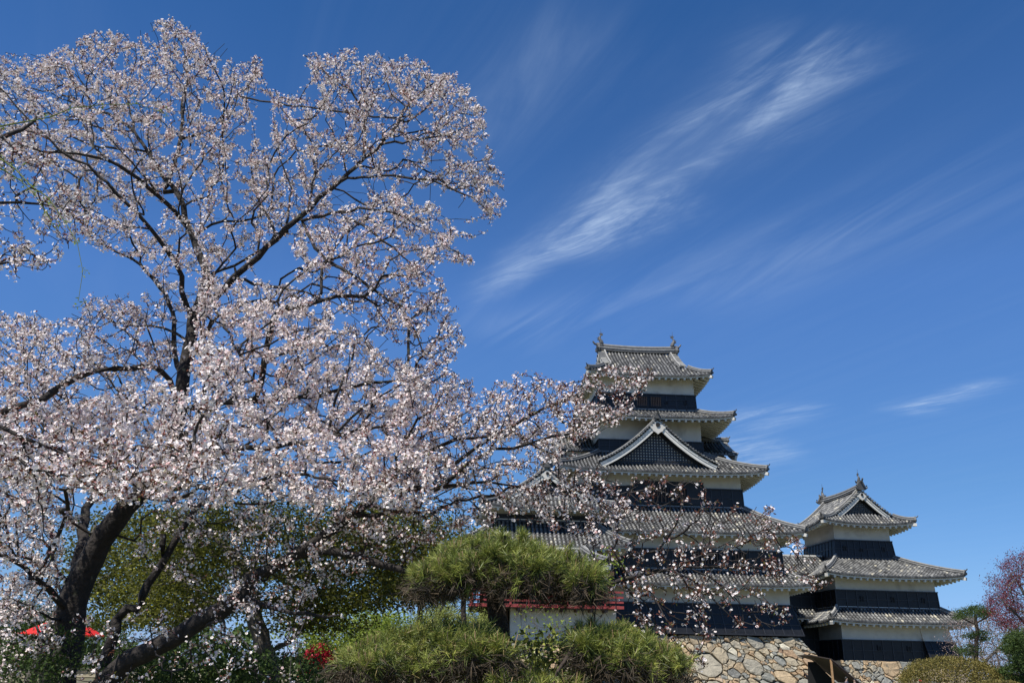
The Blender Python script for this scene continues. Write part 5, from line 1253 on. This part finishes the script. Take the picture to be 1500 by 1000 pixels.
# ------------------------------------------------------------------ visitors
def person(label, x, y, face, top, hat=None, h=1.68, arm=0.0):
    gz = gh_(x, y); r = thing('person', label, 'person', (x, y, gz), face); k = h / 1.7
    J = {'pelvis': (0, 0, .93, .13, .10), 'waist': (0, 0, 1.08, .125, .095), 'chest': (0, 0, 1.30, .155, .10), 'neck0': (0, 0, 1.43, .06, .06), 'neck': (0, -.01, 1.48, .05, .05), 'head0': (0, -.02, 1.56, .075, .085), 'head': (0, -.02, 1.63, .075, .088), 'crown': (0, -.01, 1.68, .05, .06)}
    E = [('pelvis', 'waist'), ('waist', 'chest'), ('chest', 'neck0'), ('neck0', 'neck'), ('neck', 'head0'), ('head0', 'head'), ('head', 'crown')]
    for s_, n_ in ((-1, 'l'), (1, 'r')):
        J.update({n_ + 'hip': (s_ * .09, 0, .88, .09, .09), n_ + 'knee': (s_ * .10, -.02, .50, .06, .06), n_ + 'ank': (s_ * .10, .02, .09, .04, .045), n_ + 'toe': (s_ * .115, -.15, .035, .035, .03),
                  n_ + 'sh': (s_ * .19, 0, 1.38, .055, .055), n_ + 'el': (s_ * .25, .02, 1.11, .042, .042), n_ + 'wr': (s_ * .25, -.10 - arm, .90 + arm, .03, .03), n_ + 'hand': (s_ * .24, -.15 - arm, .83 + arm * 1.3, .022, .035), n_ + 'fing': (s_ * .235, -.17 - arm, .76 + arm * 1.5, .012, .025)})
        E += [('pelvis', n_ + 'hip'), (n_ + 'hip', n_ + 'knee'), (n_ + 'knee', n_ + 'ank'), (n_ + 'ank', n_ + 'toe'), ('chest', n_ + 'sh'), (n_ + 'sh', n_ + 'el'), (n_ + 'el', n_ + 'wr'), (n_ + 'wr', n_ + 'hand'), (n_ + 'hand', n_ + 'fing')]
    names = list(J); me = D.meshes.new('body'); me.from_pydata([tuple(c_ * k for c_ in J[n_][:3]) for n_ in names], [(names.index(a_), names.index(b_)) for a_, b_ in E], []); me.update()
    o = D.objects.new('body', me); COL.objects.link(o); o.parent = r; me.materials.append(M['skin'])
    o.modifiers.new('skin', 'SKIN'); sv = me.skin_vertices[0].data
    for i, n_ in enumerate(names): sv[i].radius = (J[n_][3] * k, J[n_][4] * k)
    sv[0].use_root = True; sb = o.modifiers.new('smooth', 'SUBSURF'); sb.levels = 1; sb.render_levels = 1
    def shell(nm, mat, rings):
        m2 = MB(); pr = [(math.cos(2 * math.pi * i / 14), math.sin(2 * math.pi * i / 14)) for i in range(14)]; b_ = len(m2.v)
        for (z, rx, ry, cy_) in rings: m2.v += [(a_ * rx * k, b2_ * ry * k + cy_ * k, z * k) for a_, b2_ in pr]
        for i in range(len(rings) - 1):
            for j in range(14): m2.f.append((i * 14 + j, i * 14 + (j + 1) % 14, (i + 1) * 14 + (j + 1) % 14, (i + 1) * 14 + j)); m2.t.append(.5)
        m2.f.append(tuple(range((len(rings) - 1) * 14, len(rings) * 14))); m2.t.append(.5); return m2.build(nm, mat, r, smooth=True)
    shell('jacket', top, [(.82, .19, .145, 0), (1.0, .175, .135, 0), (1.2, .19, .135, 0), (1.36, .215, .12, 0), (1.43, .12, .085, 0), (1.46, .07, .07, 0)])
    m2 = MB()
    for s_ in (-1, 1):
        m2.sweep([(s_ * .20 * k, 0, 1.38 * k), (s_ * .255 * k, .02 * k, 1.11 * k), (s_ * .25 * k, (-.09 - arm) * k, (.92 + arm) * k)], circle_prof(.058 * k, 8), .5, [1.15, .95, .8])
    m2.build('sleeve', top, r, True); m2 = MB()
    for s_ in (-1, 1): m2.sweep([(s_ * .09 * k, 0, .92 * k), (s_ * .10 * k, -.02 * k, .50 * k), (s_ * .10 * k, .02 * k, .08 * k)], circle_prof(.085 * k, 10), .5, [1.15, .85, .72])
    m2.build('trousers', 'cloth', r, True)
    shell('hair', 'hair', [(1.55, .078, .05, .035), (1.60, .088, .085, .012), (1.66, .088, .095, -.002), (1.71, .06, .07, 0), (1.725, .02, .03, 0)])
    if hat: shell('cap', hat, [(1.655, .10, .135, -.03), (1.66, .094, .104, -.005), (1.72, .075, .085, -.005), (1.75, .03, .04, -.005)])
    m2 = MB()
    for s_ in (-1, 1): m2.box(s_ * .032 * k - .010, s_ * .032 * k + .010, -.112 * k, -.098 * k, 1.612 * k, 1.624 * k)
    m2.build('eyes', 'hair', r); m2 = MB(); m2.poly([(-.013 * k, -.10 * k, 1.575 * k), (.013 * k, -.10 * k, 1.575 * k), (0, -.130 * k, 1.58 * k)]); m2.poly([(-.013 * k, -.10 * k, 1.575 * k), (0, -.130 * k, 1.58 * k), (0, -.10 * k, 1.62 * k)]); m2.poly([(.013 * k, -.10 * k, 1.575 * k), (0, -.10 * k, 1.62 * k), (0, -.130 * k, 1.58 * k)]); m2.build('nose', 'skin', r)
    return r
for lb, px, Y, fc, tp, ht, hh_ in (('dark-haired person in a dark jacket under the entrance canopy', 1238, 64, 1.0, 'cloth', None, 1.72), ('person in a pale jacket at the right end of the entrance canopy', 1250, 62.5, -.6, 'cloth_w', None, 1.6), ('person in a bright red cap left of the clipped dome shrub', 1346, 60, .2, 'cloth', 'cap', 1.6)):
    p = P(px, 980, Y); person(lb, p[0], Y, fc, tp, ht, hh_)
# pale path up on the bank
pa = MB()
for i in range(20):
    for j in range(4):
        q = [(-22 + (i + u) * 1.0, 36 + (j + v) * 1.2 + .6 * math.sin((i + u) * .4)) for u, v in ((0, 0), (1, 0), (1, 1), (0, 1))]; pa.quad(*[(x, y, gh_(x, y) + .03) for x, y in q])
tag(pa.build('path', 'sand'), kind='structure')
# a few field stones on the bank
g = np.random.default_rng(90)
for i, (px, Y, sz, lb) in enumerate(((448, 26, .42, 'pale rounded garden stone right of the maple trunk'), (468, 25, .30, 'smaller flat garden stone beside the azalea'), (350, 27, .36, 'grey garden stone left of the maple trunk'))):
    p = P(px, 980, Y); gz = gh_(p[0], Y); mb = MB(); rings = []
    for k_, (z, rr_) in enumerate(((-.15, .9), (.1, 1.0), (.45, .85), (.7, .5))): rings.append([(sz * rr_ * math.cos(a) * (1 + .2 * g.normal() * .5) * 1.3, sz * rr_ * math.sin(a) * (1 + .1 * g.normal()), sz * z * (1 + .1 * g.normal())) for a in np.linspace(0, 2 * math.pi, 10)[:-1]])
    n0 = 0; mb.v = [q for r_ in rings for q in r_]
    for a in range(3):
        for j in range(9): mb.f.append((a * 9 + j, a * 9 + (j + 1) % 9, (a + 1) * 9 + (j + 1) % 9, (a + 1) * 9 + j)); mb.t.append(.3)
    mb.f.append(tuple(range(27, 36))); mb.t.append(.3)
    o = mb.build('garden_stone', 'stone'); o.location = (p[0], Y, gz); tag(o, lb, 'stone')
